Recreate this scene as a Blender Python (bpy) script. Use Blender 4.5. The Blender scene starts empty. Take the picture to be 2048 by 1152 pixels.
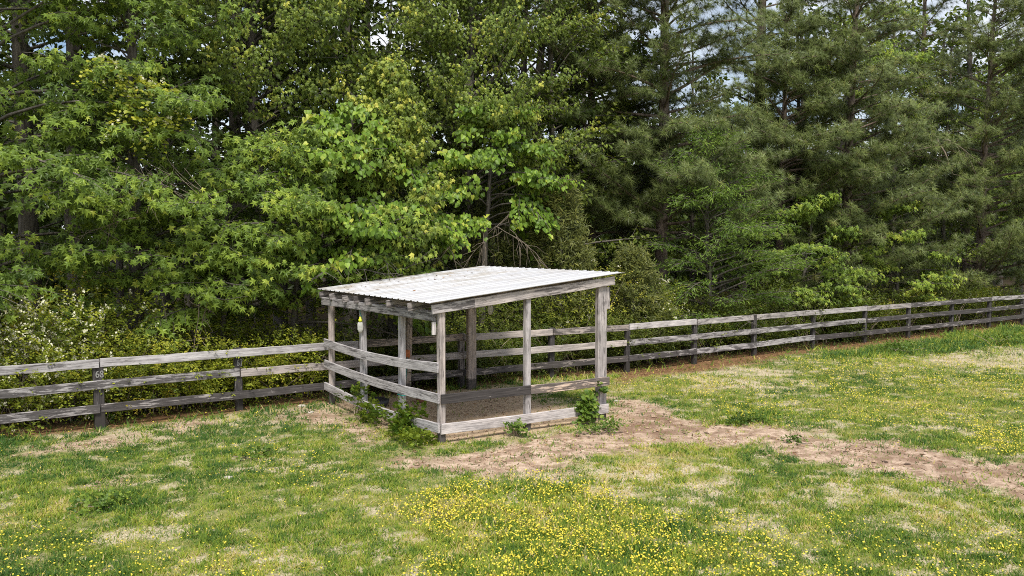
import bpy, math, numpy as np
from mathutils import Matrix, Vector
R_ = np.random.default_rng
sc = bpy.context.scene
col = sc.collection
# ------------------------------------------------------------------ camera measurements
F, HC, YH = 1700.0, 3.1, 488.0          # focal length (photo pixels), eye height (m), horizon row
PIT = math.atan((576 - YH) / F)
def gp(px, py, z=0.0):
    """ground point seen at a photo pixel (a measuring aid; everything stands in world space)"""
    x, y, w = (px - 1024) / F, 1.0, -(py - 576) / F
    c, s = math.cos(PIT), math.sin(PIT)
    r = (x, y * c + w * s, -y * s + w * c)
    t = (z - HC) / r[2]
    return np.array([r[0] * t, r[1] * t])
FP = [np.array(p) for p in [(-8.86, 12.82), (-6.95, 14.24), (-5.04, 15.66), (-3.05, 16.91), (-1.05, 18.16), (.94, 19.41),
      (2.83, 20.45), (4.77, 21.86), (6.71, 23.2), (8.93, 24.95), (11.1, 26.5), (13.11, 27.85), (15.38, 29.5), (17.51, 30.95), (19.6, 32.4), (21.7, 33.9)]]
T = np.array([.827, .562]); N = np.array([-.562, .827])      # along the fence, away into the wood
def fence_y(x):
    return np.interp(x, [-40] + [p[0] for p in FP] + [60], [12.82 - 31.1 * .74] + [p[1] for p in FP] + [33.9 + 38.3 * .69])
def behind(px, off):
    """point in photo column px, off metres behind the fence"""
    k = (px - 1024) / F
    lo, hi = 8.0, 80.0
    for _ in range(50):
        m = (lo + hi) / 2
        q = np.array([k * m, m]) - N * off
        if q[1] < fence_y(q[0]): lo = m
        else: hi = m
    return np.array([k * lo, lo])

# ------------------------------------------------------------------ small numeric tools
def hash2(ix, iy, seed):
    h = (ix.astype(np.int64) * 374761393 + iy.astype(np.int64) * 668265263 + seed * 974711) & 0x7fffffff
    h = ((h ^ (h >> 13)) * 1274126177) & 0x7fffffff
    return ((h ^ (h >> 16)) & 0xffff) / 65535.0
def vnoise(x, y, seed=0):
    ix, iy = np.floor(x), np.floor(y)
    fx, fy = x - ix, y - iy
    fx = fx * fx * (3 - 2 * fx); fy = fy * fy * (3 - 2 * fy)
    a = hash2(ix, iy, seed); b = hash2(ix + 1, iy, seed); c = hash2(ix, iy + 1, seed); d = hash2(ix + 1, iy + 1, seed)
    return (a * (1 - fx) + b * fx) * (1 - fy) + (c * (1 - fx) + d * fx) * fy
def fbm(x, y, seed=0, o=4):
    s, a, tot = 0, 1.0, 0
    for i in range(o):
        s = s + a * vnoise(x * 2 ** i, y * 2 ** i, seed + i * 17); tot += a; a *= .5
    return s / tot
def smooth(a, b, x):
    t = np.clip((x - a) / (b - a), 0, 1); return t * t * (3 - 2 * t)
def nrm(v): return v / np.maximum(np.linalg.norm(v, axis=-1, keepdims=True), 1e-9)

# ------------------------------------------------------------------ objects
def link(o, parent=None):
    col.objects.link(o)
    if parent is not None: o.parent = parent
    return o
def build(name, V, Fc, mat, parent=None, attr=None, smooth_=False):
    """one mesh object from vertex array, face array (all tris or all quads, or a mixed list)"""
    me = bpy.data.meshes.new(name)
    V = np.asarray(V, dtype=np.float32).reshape(-1, 3)
    if isinstance(Fc, np.ndarray):
        k = Fc.shape[1]; nf = len(Fc)
        me.vertices.add(len(V)); me.vertices.foreach_set('co', V.ravel())
        me.loops.add(nf * k); me.loops.foreach_set('vertex_index', Fc.astype(np.int32).ravel())
        me.polygons.add(nf); me.polygons.foreach_set('loop_start', np.arange(0, nf * k, k, dtype=np.int32))
        me.update(calc_edges=True)
    else:
        me.from_pydata(V.tolist(), [], Fc); me.update()
    for kx, v in (attr or {}).items():
        a = me.attributes.new(kx, 'FLOAT', 'POINT'); a.data.foreach_set('value', np.asarray(v, dtype=np.float32))
    me.polygons.foreach_set('use_smooth', np.full(len(me.polygons), smooth_))
    me.materials.append(mat)
    return link(bpy.data.objects.new(name, me), parent)
def tag(o, label=None, cat=None, group=None, kind=None):
    for k, v in (('label', label), ('category', cat), ('group', group), ('kind', kind)):
        if v: o[k] = v
    return o
def thing(name, label, cat, loc=(0, 0, 0), rz=0.0, group=None):
    o = link(bpy.data.objects.new(name, None)); o.location = loc; o.rotation_euler = (0, 0, rz)
    o.empty_display_size = .3
    return tag(o, label, cat, group)

# ------------------------------------------------------------------ materials
def newmat(name):
    m = bpy.data.materials.new(name); m.use_nodes = True
    nt = m.node_tree; nt.nodes.clear()
    out = nt.nodes.new('ShaderNodeOutputMaterial')
    return m, nt, out
def nd(nt, typ, **kw):
    n = nt.nodes.new(typ)
    for k, v in kw.items():
        if k.startswith('i_'): n.inputs[k[2:].replace('_', ' ')].default_value = v
        else: setattr(n, k, v)
    return n
def ramp(nt, stops, fac=None, interp='LINEAR'):
    r = nd(nt, 'ShaderNodeValToRGB'); cr = r.color_ramp; cr.interpolation = interp
    while len(cr.elements) < len(stops): cr.elements.new(.5)
    for e, (p, c) in zip(cr.elements, stops): e.position = p; e.color = (*c, 1) if len(c) == 3 else c
    if fac is not None: nt.links.new(fac, r.inputs[0])
    return r
def math_(nt, op, a, b=None, clamp=False):
    n = nd(nt, 'ShaderNodeMath', operation=op, use_clamp=clamp)
    for i, v in enumerate((a, b)):
        if v is None: continue
        if isinstance(v, (int, float)): n.inputs[i].default_value = v
        else: nt.links.new(v, n.inputs[i])
    return n.outputs[0]
def mixc(nt, fac, a, b, blend='MIX'):
    n = nd(nt, 'ShaderNodeMix', data_type='RGBA', blend_type=blend)
    for s, v in ((n.inputs[0], fac), (n.inputs[6], a), (n.inputs[7], b)):
        if isinstance(v, (int, float)): s.default_value = v
        elif isinstance(v, tuple): s.default_value = (*v, 1)
        else: nt.links.new(v, s)
    return n.outputs[2]
def noise(nt, vec, scale, detail=4, rough=.55):
    n = nd(nt, 'ShaderNodeTexNoise'); n.inputs['Scale'].default_value = scale
    n.inputs['Detail'].default_value = detail; n.inputs['Roughness'].default_value = rough
    if vec is not None: nt.links.new(vec, n.inputs['Vector'])
    return n.outputs[0]
def leafmat(name, stops, trans=.28, rough=.5, spec=.35):
    m, nt, out = newmat(name)
    a = nd(nt, 'ShaderNodeAttribute', attribute_name='t')
    r = ramp(nt, stops, a.outputs['Fac'])
    p = nd(nt, 'ShaderNodeBsdfPrincipled'); p.inputs['Roughness'].default_value = rough
    p.inputs['Specular IOR Level'].default_value = spec
    nt.links.new(r.outputs[0], p.inputs['Base Color'])
    tr = nd(nt, 'ShaderNodeBsdfTranslucent')
    nt.links.new(mixc(nt, 1.0, r.outputs[0], (1.25, 1.2, .55), 'MULTIPLY'), tr.inputs[0])
    mx = nd(nt, 'ShaderNodeMixShader'); mx.inputs[0].default_value = trans
    nt.links.new(p.outputs[0], mx.inputs[1]); nt.links.new(tr.outputs[0], mx.inputs[2])
    nt.links.new(mx.outputs[0], out.inputs[0])
    return m
L_GUM = leafmat('sweetgum_leaf', [(0, (.052, .092, .014)), (.45, (.130, .205, .024)), (.8, (.245, .335, .038)), (1, (.38, .43, .06))], trans=.2)
L_MAPLE = leafmat('maple_leaf', [(0, (.058, .092, .014)), (.5, (.145, .205, .026)), (.8, (.27, .33, .045)), (.93, (.46, .46, .07)), (1, (.48, .47, .08))], trans=.2)
L_HEART = leafmat('heart_leaf', [(0, (.050, .098, .012)), (.5, (.125, .220, .020)), (.85, (.245, .36, .038)), (1, (.40, .44, .06))], trans=.2)
L_NARROW = leafmat('willow_oak_leaf', [(0, (.038, .080, .013)), (.5, (.105, .185, .025)), (1, (.22, .32, .048))])
L_PINE = leafmat('pine_needle', [(0, (.052, .075, .020)), (.5, (.138, .180, .047)), (.85, (.265, .310, .090)), (1, (.36, .28, .09))], trans=.12, rough=.45, spec=.4)
L_CEDAR = leafmat('cedar_spray', [(0, (.050, .066, .013)), (.5, (.120, .138, .028)), (1, (.24, .24, .05))], trans=.15)
L_PRIVET = leafmat('privet_leaf', [(0, (.075, .108, .013)), (.45, (.200, .250, .022)), (.8, (.40, .42, .040)), (1, (.55, .46, .06))])
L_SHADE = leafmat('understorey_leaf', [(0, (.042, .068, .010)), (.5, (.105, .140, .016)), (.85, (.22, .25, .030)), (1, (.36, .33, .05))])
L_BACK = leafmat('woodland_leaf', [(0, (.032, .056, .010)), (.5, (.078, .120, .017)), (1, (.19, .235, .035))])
L_WEED = leafmat('weed_leaf', [(0, (.040, .085, .011)), (.5, (.100, .175, .020)), (1, (.26, .33, .042))])
L_GRASS = leafmat('grass_blade', [(0, (.040, .100, .016)), (.35, (.126, .203, .020)), (.62, (.275, .335, .032)), (.8, (.40, .34, .075)), (1, (.54, .44, .25))], trans=.2, rough=.6, spec=.25)
def plain(name, c, rough=.6, metal=0.0, trans=0.0, var=.15, scale=30.0, spec=.4):
    m, nt, out = newmat(name)
    tc = nd(nt, 'ShaderNodeTexCoord')
    n = noise(nt, tc.outputs['Object'], scale, 4)
    p = nd(nt, 'ShaderNodeBsdfPrincipled'); p.inputs['Roughness'].default_value = rough; p.inputs['Metallic'].default_value = metal
    p.inputs['Specular IOR Level'].default_value = spec
    r = ramp(nt, [(.25, tuple(x * (1 - var) for x in c)), (.75, tuple(min(1, x * (1 + var)) for x in c))], n)
    nt.links.new(r.outputs[0], p.inputs['Base Color'])
    if trans:
        t = nd(nt, 'ShaderNodeBsdfTranslucent'); nt.links.new(r.outputs[0], t.inputs[0])
        mx = nd(nt, 'ShaderNodeMixShader'); mx.inputs[0].default_value = trans
        nt.links.new(p.outputs[0], mx.inputs[1]); nt.links.new(t.outputs[0], mx.inputs[2]); nt.links.new(mx.outputs[0], out.inputs[0])
    else: nt.links.new(p.outputs[0], out.inputs[0])
    return m
M_BUTTER = plain('buttercup_petal', (.74, .62, .06), .5, trans=.25, var=.3, scale=45)
M_WHITE = plain('honeysuckle_petal', (.86, .83, .62), .5, trans=.25, var=.12, scale=6)
def bark(name, c0, c1, sx=26.0, sz=4.0, bump=.6):
    m, nt, out = newmat(name)
    tc = nd(nt, 'ShaderNodeTexCoord'); mp = nd(nt, 'ShaderNodeMapping'); mp.inputs['Scale'].default_value = (sx, sx, sz)
    nt.links.new(tc.outputs['Object'], mp.inputs[0])
    n = noise(nt, mp.outputs[0], 1.0, 6, .65)
    r = ramp(nt, [(.32, c0), (.62, c1)], n)
    p = nd(nt, 'ShaderNodeBsdfPrincipled'); p.inputs['Roughness'].default_value = .9; p.inputs['Specular IOR Level'].default_value = .2
    nt.links.new(r.outputs[0], p.inputs['Base Color'])
    b = nd(nt, 'ShaderNodeBump'); b.inputs['Strength'].default_value = bump; b.inputs['Distance'].default_value = .03
    nt.links.new(n, b.inputs['Height']); nt.links.new(b.outputs[0], p.inputs['Normal'])
    nt.links.new(p.outputs[0], out.inputs[0])
    return m
B_HARD = bark('hardwood_bark', (.05, .043, .036), (.19, .17, .145))
B_PINE = bark('pine_bark', (.06, .045, .036), (.26, .20, .165), 14, 3, .9)
B_DEAD = bark('dead_limb_bark', (.09, .072, .055), (.23, .19, .145), 30, 8, .2)
B_TWIG = bark('dry_twig_bark', (.16, .125, .09), (.34, .28, .215), 30, 8, .2)
def wood(name, foot):
    """weathered board; object colour: R = share of old black paint left, G = brightness, B = warmth"""
    m, nt, out = newmat(name)
    tc = nd(nt, 'ShaderNodeTexCoord'); oi = nd(nt, 'ShaderNodeObjectInfo')
    sp = nd(nt, 'ShaderNodeSeparateColor'); nt.links.new(oi.outputs['Color'], sp.inputs[0])
    off = nd(nt, 'ShaderNodeVectorMath', operation='SCALE'); off.inputs[0].default_value = (37., 51., 23.)
    nt.links.new(oi.outputs['Random'], off.inputs['Scale'])
    ad = nd(nt, 'ShaderNodeVectorMath', operation='ADD')
    nt.links.new(tc.outputs['Object'], ad.inputs[0]); nt.links.new(off.outputs[0], ad.inputs[1])
    def mapped(s):
        mp = nd(nt, 'ShaderNodeMapping'); mp.inputs['Scale'].default_value = s
        nt.links.new(ad.outputs[0], mp.inputs[0]); return mp.outputs[0]
    grain = noise(nt, mapped((2.2, 70, 70)), 1.0, 6, .6)
    fine = noise(nt, mapped((6, 160, 160)), 1.0, 3, .6)
    blot = noise(nt, mapped((3.2, 9, 9)), 1.0, 5, .6)
    patch = noise(nt, mapped((2.4, 16, 16)), 1.0, 8, .72)
    g = math_(nt, 'ADD', math_(nt, 'MULTIPLY', grain, .6), math_(nt, 'MULTIPLY', blot, .4))
    base = ramp(nt, [(.28, (.065, .060, .061)), (.41, (.205, .193, .197)), (.54, (.37, .355, .365)), (.70, (.54, .525, .535))], g).outputs[0]
    warm = mixc(nt, math_(nt, 'MULTIPLY', sp.outputs[2], math_(nt, 'ADD', .25, blot)), base, mixc(nt, 1.0, base, (1.12, .86, .62), 'MULTIPLY'))
    crack = ramp(nt, [(.30, (.12, .12, .12)), (.40, (1, 1, 1))], fine).outputs[0]
    warm = mixc(nt, .75, warm, crack, 'MULTIPLY')
    # leftover dark paint where patch noise + grain falls under the share
    pn = math_(nt, 'ADD', math_(nt, 'MULTIPLY', math_(nt, 'SUBTRACT', patch, .5), 1.5), math_(nt, 'ADD', .38, math_(nt, 'MULTIPLY', grain, .25)))
    th = math_(nt, 'SUBTRACT', math_(nt, 'ADD', .28, math_(nt, 'MULTIPLY', sp.outputs[0], .46)), pn)
    pm = math_(nt, 'ADD', math_(nt, 'MULTIPLY', th, 16.0), .5, True)
    dark = ramp(nt, [(.35, (.030, .027, .027)), (.7, (.085, .076, .074))], grain).outputs[0]
    c = mixc(nt, math_(nt, 'MULTIPLY', pm, math_(nt, 'ADD', .62, math_(nt, 'MULTIPLY', sp.outputs[0], .36))), warm, dark)
    gm = nd(nt, 'ShaderNodeVectorMath', operation='SCALE'); nt.links.new(c, gm.inputs[0])
    nt.links.new(math_(nt, 'MULTIPLY', sp.outputs[1], 1.36), gm.inputs['Scale'])
    c = gm.outputs[0]
    if foot:
        sx = nd(nt, 'ShaderNodeSeparateXYZ'); nt.links.new(tc.outputs['Object'], sx.inputs[0])
        ft = math_(nt, 'ADD', math_(nt, 'MULTIPLY', math_(nt, 'SUBTRACT', math_(nt, 'ADD', .16, math_(nt, 'MULTIPLY', blot, .14)), sx.outputs[0]), 25.0), .5, True)
        c = mixc(nt, math_(nt, 'MULTIPLY', ft, .85), c, (.045, .040, .036))
    p = nd(nt, 'ShaderNodeBsdfPrincipled'); p.inputs['Roughness'].default_value = .82; p.inputs['Specular IOR Level'].default_value = .2
    nt.links.new(c, p.inputs['Base Color'])
    b = nd(nt, 'ShaderNodeBump'); b.inputs['Strength'].default_value = .5; b.inputs['Distance'].default_value = .006
    nt.links.new(math_(nt, 'ADD', grain, math_(nt, 'MULTIPLY', fine, .5)), b.inputs['Height']); nt.links.new(b.outputs[0], p.inputs['Normal'])
    nt.links.new(p.outputs[0], out.inputs[0])
    return m
M_WOOD = wood('weathered_board', False); M_POST = wood('weathered_post', True)

# ------------------------------------------------------------------ ground masks (world space, metres)
def poly(*px): return np.array([gp(*p) for p in px])
def sdist(x, y, P):
    """signed distance to polygon P, negative inside"""
    d = np.full(x.shape, 1e9); ins = np.zeros(x.shape, bool)
    for i in range(len(P)):
        a, b = P[i], P[(i + 1) % len(P)]
        e = b - a; wx, wy = x - a[0], y - a[1]
        t = np.clip((wx * e[0] + wy * e[1]) / (e @ e), 0, 1)
        d = np.minimum(d, (wx - e[0] * t) ** 2 + (wy - e[1] * t) ** 2)
        c = ((a[1] > y) != (b[1] > y)) & (x < (b[0] - a[0]) * (y - a[1]) / (b[1] - a[1] + 1e-12) + a[0])
        ins ^= c
    d = np.sqrt(d); return np.where(ins, -d, d)
A0 = np.array([-1.10, 13.12]); U = np.array([.832, .5546]); VV = np.array([-.5546, .832])
def sh(u, v): return A0 + U * u + VV * v
PATH = poly((1212, 790), (1290, 806), (1400, 838), (1480, 852), (1620, 866), (1760, 884), (1900, 908), (2100, 935), (2100, 1000), (1900, 980), (1780, 955),
            (1640, 916), (1500, 893), (1350, 886), (1230, 903), (1150, 922), (1080, 945), (960, 952), (860, 938), (795, 915), (830, 903), (900, 915), (1000, 888), (1080, 872), (1200, 850))
SHED = np.array([sh(-.25, -.32), sh(3.6, -.32), sh(3.7, 4.1), sh(-.3, 4.3)])
LEFTP = [poly((555, 838), (600, 820), (665, 815), (720, 845), (770, 885), (715, 890), (640, 852)), poly((60, 905), (120, 878), (260, 866), (300, 878), (150, 905)),
         poly((330, 852), (420, 838), (450, 850), (360, 866)), poly((150, 960), (210, 955), (220, 975), (160, 985))]
STRAW = [poly((860, 965), (1000, 940), (1150, 925), (1330, 905), (1400, 950), (1520, 965), (1620, 1010), (1580, 1075), (1450, 1060), (1330, 1020), (1200, 985), (1080, 972), (960, 975)),
         poly((0, 915), (100, 880), (260, 864), (430, 832), (640, 803), (640, 818), (430, 850), (260, 885), (90, 905)),
         poly((1330, 752), (1440, 735), (1560, 740), (1620, 775), (1500, 778), (1380, 775)), poly((1600, 950), (1800, 985), (2060, 1010), (2060, 1100), (1850, 1050), (1650, 1000)),
         poly((1840, 715), (2060, 690), (2060, 735), (1900, 740)), poly((540, 1075), (600, 1068), (640, 1082), (560, 1100)), poly((440, 1105), (560, 1105), (610, 1125), (470, 1140))]
WORN = [poly((1690, 885), (1800, 880), (1900, 905), (1990, 935), (1960, 960), (1880, 950), (1780, 925)), poly((1860, 975), (1960, 960), (2080, 985), (2080, 1015), (1950, 1005)), poly((1230, 835), (1330, 830), (1400, 850), (1330, 870), (1230, 860))]
LITTER = poly((1225, 775), (1300, 758), (1450, 742), (1580, 712), (1720, 694), (1840, 680), (2000, 668), (2000, 640), (1700, 640), (1225, 700))
LUSH = [poly((1620, 720), (1720, 700), (1830, 690), (1900, 668), (2060, 655), (2060, 690), (1900, 705), (1760, 718)),
        poly((1480, 815), (1520, 820), (1520, 855), (1460, 855)), poly((180, 990), (300, 985), (300, 1030), (190, 1030))]
FLOWER = [(poly((880, 985), (960, 965), (1100, 960), (1220, 985), (1300, 1030), (1400, 1060), (1420, 1152), (1380, 1200), (860, 1200), (900, 1080), (850, 1020)), 1.0),
          (poly((1420, 1060), (1700, 1060), (1760, 1152), (1700, 1200), (1420, 1200)), .55), (poly((1780, 1080), (2060, 1090), (2060, 1200), (1800, 1200)), .3),
          (poly((200, 1080), (330, 1050), (560, 1090), (620, 1152), (600, 1200), (200, 1200)), .28), (poly((0, 1050), (200, 1060), (200, 1200), (0, 1200)), .22),
          (poly((1220, 780), (1400, 800), (1500, 845), (1640, 862), (1660, 820), (1500, 770), (1350, 760), (1240, 765)), .16),
          (poly((1480, 818), (1520, 822), (1515, 852), (1465, 848)), 1.0), (poly((1600, 720), (2060, 735), (2060, 905), (1900, 880), (1700, 860), (1620, 800)), .15),
          (poly((1900, 850), (2060, 860), (2060, 930), (1960, 915)), .6), (poly((400, 900), (560, 890), (700, 930), (720, 1000), (560, 990)), .12)]
def masks(x, y):
    wx = (fbm(x * .9, y * .9, 3) - .5) * 1.1 + (fbm(x * 4, y * 4, 9, 3) - .5) * .5
    wy = (fbm(x * .9, y * .9, 31) - .5) * 1.1 + (fbm(x * 4, y * 4, 39, 3) - .5) * .5
    X, Y = x + wx, y + wy
    rag = (fbm(x * 2.3, y * 2.3, 51, 4) - .5)
    soft = lambda P, w: 1 - smooth(-w, w, sdist(X, Y, P))
    path = np.clip(soft(PATH, .45) * 1.35 - smooth(.03, .15, rag) * .6 * smooth(-1.1, .3, sdist(X, Y, PATH)), 0, 1)
    for P in LEFTP: path = np.maximum(path, soft(P, .3) * .95)
    inner = 1 - smooth(-.45, .3, sdist(x + wx * .6, y + wy * .6, SHED))
    straw = np.zeros_like(x)
    for P in STRAW: straw = np.maximum(straw, soft(P, .5) * (.45 + .9 * smooth(-.06, .12, rag)))
    straw = np.clip(straw, 0, 1)
    bt = y - fence_y(x)                                   # behind the fence
    litter = np.maximum(soft(LITTER, .3) * smooth(-3.2, -.4, bt), smooth(-.35, .25, bt + wx * .3))
    lush = np.zeros_like(x)
    for P in LUSH: lush = np.maximum(lush, soft(P, .25))
    spots = smooth(.66, .74, fbm(x * 1.9, y * 1.9, 77, 4)) * .75
    spots = np.maximum(spots, smooth(.60, .70, fbm(x * 5.5, y * 5.5, 177, 3)) * .8)
    return path, inner, straw, litter, lush, spots, bt
def hgt(x, y):
    bt = y - fence_y(x)
    return (fbm(x * .35, y * .35, 201, 3) - .5) * .10 * smooth(36, 26, y) + (fbm(x * 2.1, y * 2.1, 211, 3) - .5) * .035 + smooth(1.5, 8, bt) * .15
fx = np.arange(-17, 34, .11); fy = np.arange(5.5, 38, .11)
xs = np.concatenate([[-600, -300, -150, -80, -50, -35, -26, -20], fx, [36, 40, 48, 60, 90, 160, 300, 600]])
ys = np.concatenate([[-300, -100, -40, -15, -5, 1, 4], fy, [40, 45, 52, 62, 80, 120, 200, 400, 900]])
gx, gy = np.meshgrid(xs, ys); gx, gy = gx.ravel(), gy.ravel()
path, inner, straw, litter, lush, spots, bt = masks(gx, gy)
gz = hgt(gx, gy)
worn = np.zeros_like(gx)
for P_ in WORN:
    worn = np.maximum(worn, (1 - smooth(-.4, .4, sdist(gx + (fbm(gx * 1.3, gy * 1.3, 61) - .5) * 1.4, gy + (fbm(gx * 1.3, gy * 1.3, 67) - .5) * 1.4, P_))) * smooth(.36, .56, fbm(gx * 4, gy * 4, 69, 4)))
nx, ny = len(xs), len(ys)
i = (np.arange(ny - 1)[:, None] * nx + np.arange(nx - 1)[None]).ravel()
quads = np.stack([i, i + 1, i + nx + 1, i + nx], 1)
m, nt, out = newmat('pasture_ground')
tc = nd(nt, 'ShaderNodeTexCoord'); ob = tc.outputs['Object']
att = lambda k: nd(nt, 'ShaderNodeAttribute', attribute_name=k).outputs['Fac']
n1, n2, n3, n4 = noise(nt, ob, 1.2, 5), noise(nt, ob, 9, 6, .65), noise(nt, ob, 45, 5, .7), noise(nt, ob, 3.5, 5, .6)
speck = noise(nt, ob, 70, 2, .5)
soil = ramp(nt, [(.34, (.29, .205, .140)), (.5, (.50, .370, .275)), (.66, (.70, .555, .44))], math_(nt, 'ADD', math_(nt, 'MULTIPLY', n2, .5), math_(nt, 'MULTIPLY', n3, .5))).outputs[0]
soil = mixc(nt, math_(nt, 'MULTIPLY', ramp(nt, [(.44, (0, 0, 0)), (.58, (1, 1, 1))], n4).outputs[0], .8), soil, mixc(nt, n2, (.15, .092, .060), (.31, .205, .14)))
soil = mixc(nt, ramp(nt, [(.30, (1, 1, 1)), (.36, (0, 0, 0))], speck).outputs[0], soil, (.09, .055, .038))
manure = ramp(nt, [(.32, (.25, .170, .108)), (.5, (.52, .385, .26)), (.68, (.70, .56, .40))], math_(nt, 'ADD', math_(nt, 'MULTIPLY', n2, .6), math_(nt, 'MULTIPLY', n3, .4))).outputs[0]
thatch = ramp(nt, [(.3, (.070, .095, .022)), (.5, (.175, .190, .050)), (.70, (.46, .385, .20))], math_(nt, 'ADD', math_(nt, 'MULTIPLY', n2, .55), math_(nt, 'MULTIPLY', n3, .45))).outputs[0]
pale = ramp(nt, [(.36, (.20, .16, .09)), (.5, (.47, .39, .27)), (.64, (.70, .61, .46))], n3).outputs[0]
floor_ = ramp(nt, [(.3, (.065, .036, .020)), (.5, (.19, .105, .052)), (.7, (.34, .21, .115))], math_(nt, 'ADD', math_(nt, 'MULTIPLY', n2, .5), math_(nt, 'MULTIPLY', n3, .5))).outputs[0]
c = mixc(nt, att('spots'), thatch, pale)
c = mixc(nt, math_(nt, 'MULTIPLY', att('straw'), .9), c, pale)
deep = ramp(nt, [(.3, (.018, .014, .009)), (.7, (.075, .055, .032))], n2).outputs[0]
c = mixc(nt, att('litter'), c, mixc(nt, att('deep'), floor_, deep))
soil = mixc(nt, math_(nt, 'MULTIPLY', att('worn'), .85), soil, mixc(nt, n3, (.12, .070, .046), (.30, .19, .13)))
c = mixc(nt, att('path'), c, soil)
c = mixc(nt, att('inner'), c, manure)
p = nd(nt, 'ShaderNodeBsdfPrincipled'); p.inputs['Roughness'].default_value = .95; p.inputs['Specular IOR Level'].default_value = .1
nt.links.new(c, p.inputs['Base Color'])
b = nd(nt, 'ShaderNodeBump'); b.inputs['Strength'].default_value = .6; b.inputs['Distance'].default_value = .03
nt.links.new(math_(nt, 'ADD', n2, math_(nt, 'MULTIPLY', n3, .6)), b.inputs['Height']); nt.links.new(b.outputs[0], p.inputs['Normal'])
nt.links.new(p.outputs[0], out.inputs[0])
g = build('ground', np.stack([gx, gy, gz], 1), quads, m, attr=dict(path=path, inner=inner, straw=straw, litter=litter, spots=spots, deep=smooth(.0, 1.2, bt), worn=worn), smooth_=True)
tag(g, kind='structure')

# ------------------------------------------------------------------ leaf shapes (x across, y base to tip, z out of the face)
def fan(rim, centre):
    V = np.array([centre] + rim, float); n = len(rim)
    return V, np.array([[0, 1 + i, 1 + (i + 1) % n] for i in range(n)])
def polar(a, r, z, c=(0, .38)): return (c[0] + r * math.sin(math.radians(a)), c[1] + r * math.cos(math.radians(a)), z)
LEAF = {}
LEAF['star'] = fan([polar(*q) for q in [(0, .66, -.14), (-30, .23, .02), (-62, .60, -.14), (-94, .21, .02), (-126, .46, -.12), (180, .22, 0), (126, .46, -.12), (94, .21, .02), (62, .60, -.14), (30, .23, .02)]], (0, .38, 0))
LEAF['maple'] = fan([polar(*q) for q in [(0, .64, -.16), (-27, .30, 0), (-50, .50, -.12), (-95, .26, 0), (-140, .36, -.06), (140, .36, -.06), (95, .26, 0), (50, .50, -.12), (27, .30, 0)]], (0, .38, .05))
LEAF['heart'] = fan([(0, .06, 0), (-.26, -.04, .03), (-.44, .2, .06), (-.34, .55, .03), (0, 1, -.1), (.34, .55, .03), (.44, .2, .06), (.26, -.04, .03)], (0, .4, -.03))
LEAF['oval'] = (np.array([(0, 0, 0), (-.27, .42, .06), (0, 1, -.05), (.27, .42, .06)], float), np.array([[0, 2, 1], [0, 3, 2]]))
LEAF['round'] = fan([(0, 0, 0), (-.36, .22, .04), (-.40, .6, .05), (0, 1, -.06), (.40, .6, .05), (.36, .22, .04)], (0, .5, 0))
LEAF['narrow'] = (np.array([(0, 0, 0), (-.095, .45, .02), (0, 1, -.06), (.095, .45, .02)], float), np.array([[0, 2, 1], [0, 3, 2]]))
LEAF['blade'] = (np.array([(-.05, 0, 0), (.05, 0, 0), (0, 1, 0)], float), np.array([[0, 1, 2]]))
LEAF['bract'] = (np.array([(0, 0, 0), (-.35, .5, .2), (0, 1, 0), (.35, .5, .2)], float), np.array([[0, 2, 1], [0, 3, 2]]))
class Leaves:
    def __init__(s): s.P, s.D, s.Nn, s.S, s.t = [], [], [], [], []
    def add(s, P, D, Nn, S, t):
        s.P.append(P); s.D.append(D); s.Nn.append(Nn); s.S.append(S); s.t.append(t)
    def cat(s): return [np.concatenate(a) for a in (s.P, s.D, s.Nn, s.S, s.t)]
    def build(s, name, shape, mat, parent, filt=None):
        P, D, Nn, S, t = s.cat()
        if filt is not None:
            k, S = filt(P, S); P, D, Nn, S, t = P[k], D[k], Nn[k], S[k], t[k]
        n = nrm(Nn); y = D - n * (D * n).sum(1, keepdims=True); y = nrm(y); x = np.cross(y, n)
        V, Fc = LEAF[shape]
        W = (P[:, None] + S[:, None, None] * (x[:, None] * V[None, :, :1] + y[:, None] * V[None, :, 1:2] + n[:, None] * V[None, :, 2:3]))
        k = len(V)
        faces = (Fc[None] + (np.arange(len(P)) * k)[:, None, None]).reshape(-1, Fc.shape[1])
        return build(name, W.reshape(-1, 3), faces, mat, parent, attr=dict(t=np.repeat(np.clip(t, 0, 1), k)))
class Tubes:
    def __init__(s): s.V, s.F, s.n = [], [], 0
    def add(s, pts, rad, sides=5):
        pts = np.asarray(pts, float); rad = np.broadcast_to(rad, (len(pts),))
        d = np.gradient(pts, axis=0); d = nrm(d)
        ref = np.where(np.abs(d[:, 2:3]) > .9, np.array([[1., 0, 0]]), np.array([[0, 0, 1.]]))
        a = nrm(np.cross(d, ref)); b = np.cross(d, a)
        th = np.linspace(0, 2 * np.pi, sides, endpoint=False)
        ring = pts[:, None] + rad[:, None, None] * (np.cos(th)[None, :, None] * a[:, None] + np.sin(th)[None, :, None] * b[:, None])
        s.V.append(ring.reshape(-1, 3)); m_ = len(pts)
        i, j = np.meshgrid(np.arange(m_ - 1), np.arange(sides), indexing='ij'); j2 = (j + 1) % sides
        q = np.stack([i * sides + j, i * sides + j2, (i + 1) * sides + j2, (i + 1) * sides + j], -1).reshape(-1, 4)
        s.F.append(q + s.n); s.n += m_ * sides
    def build(s, name, mat, parent=None):
        return build(name, np.concatenate(s.V), np.concatenate(s.F), mat, parent, smooth_=True)
OPEN = np.array([-N[0], -N[1], 0.0])                           # the open, pasture side of the wood
def dirv(a, e): return np.array([math.cos(a) * math.cos(e), math.sin(a) * math.cos(e), math.sin(e)])

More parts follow.
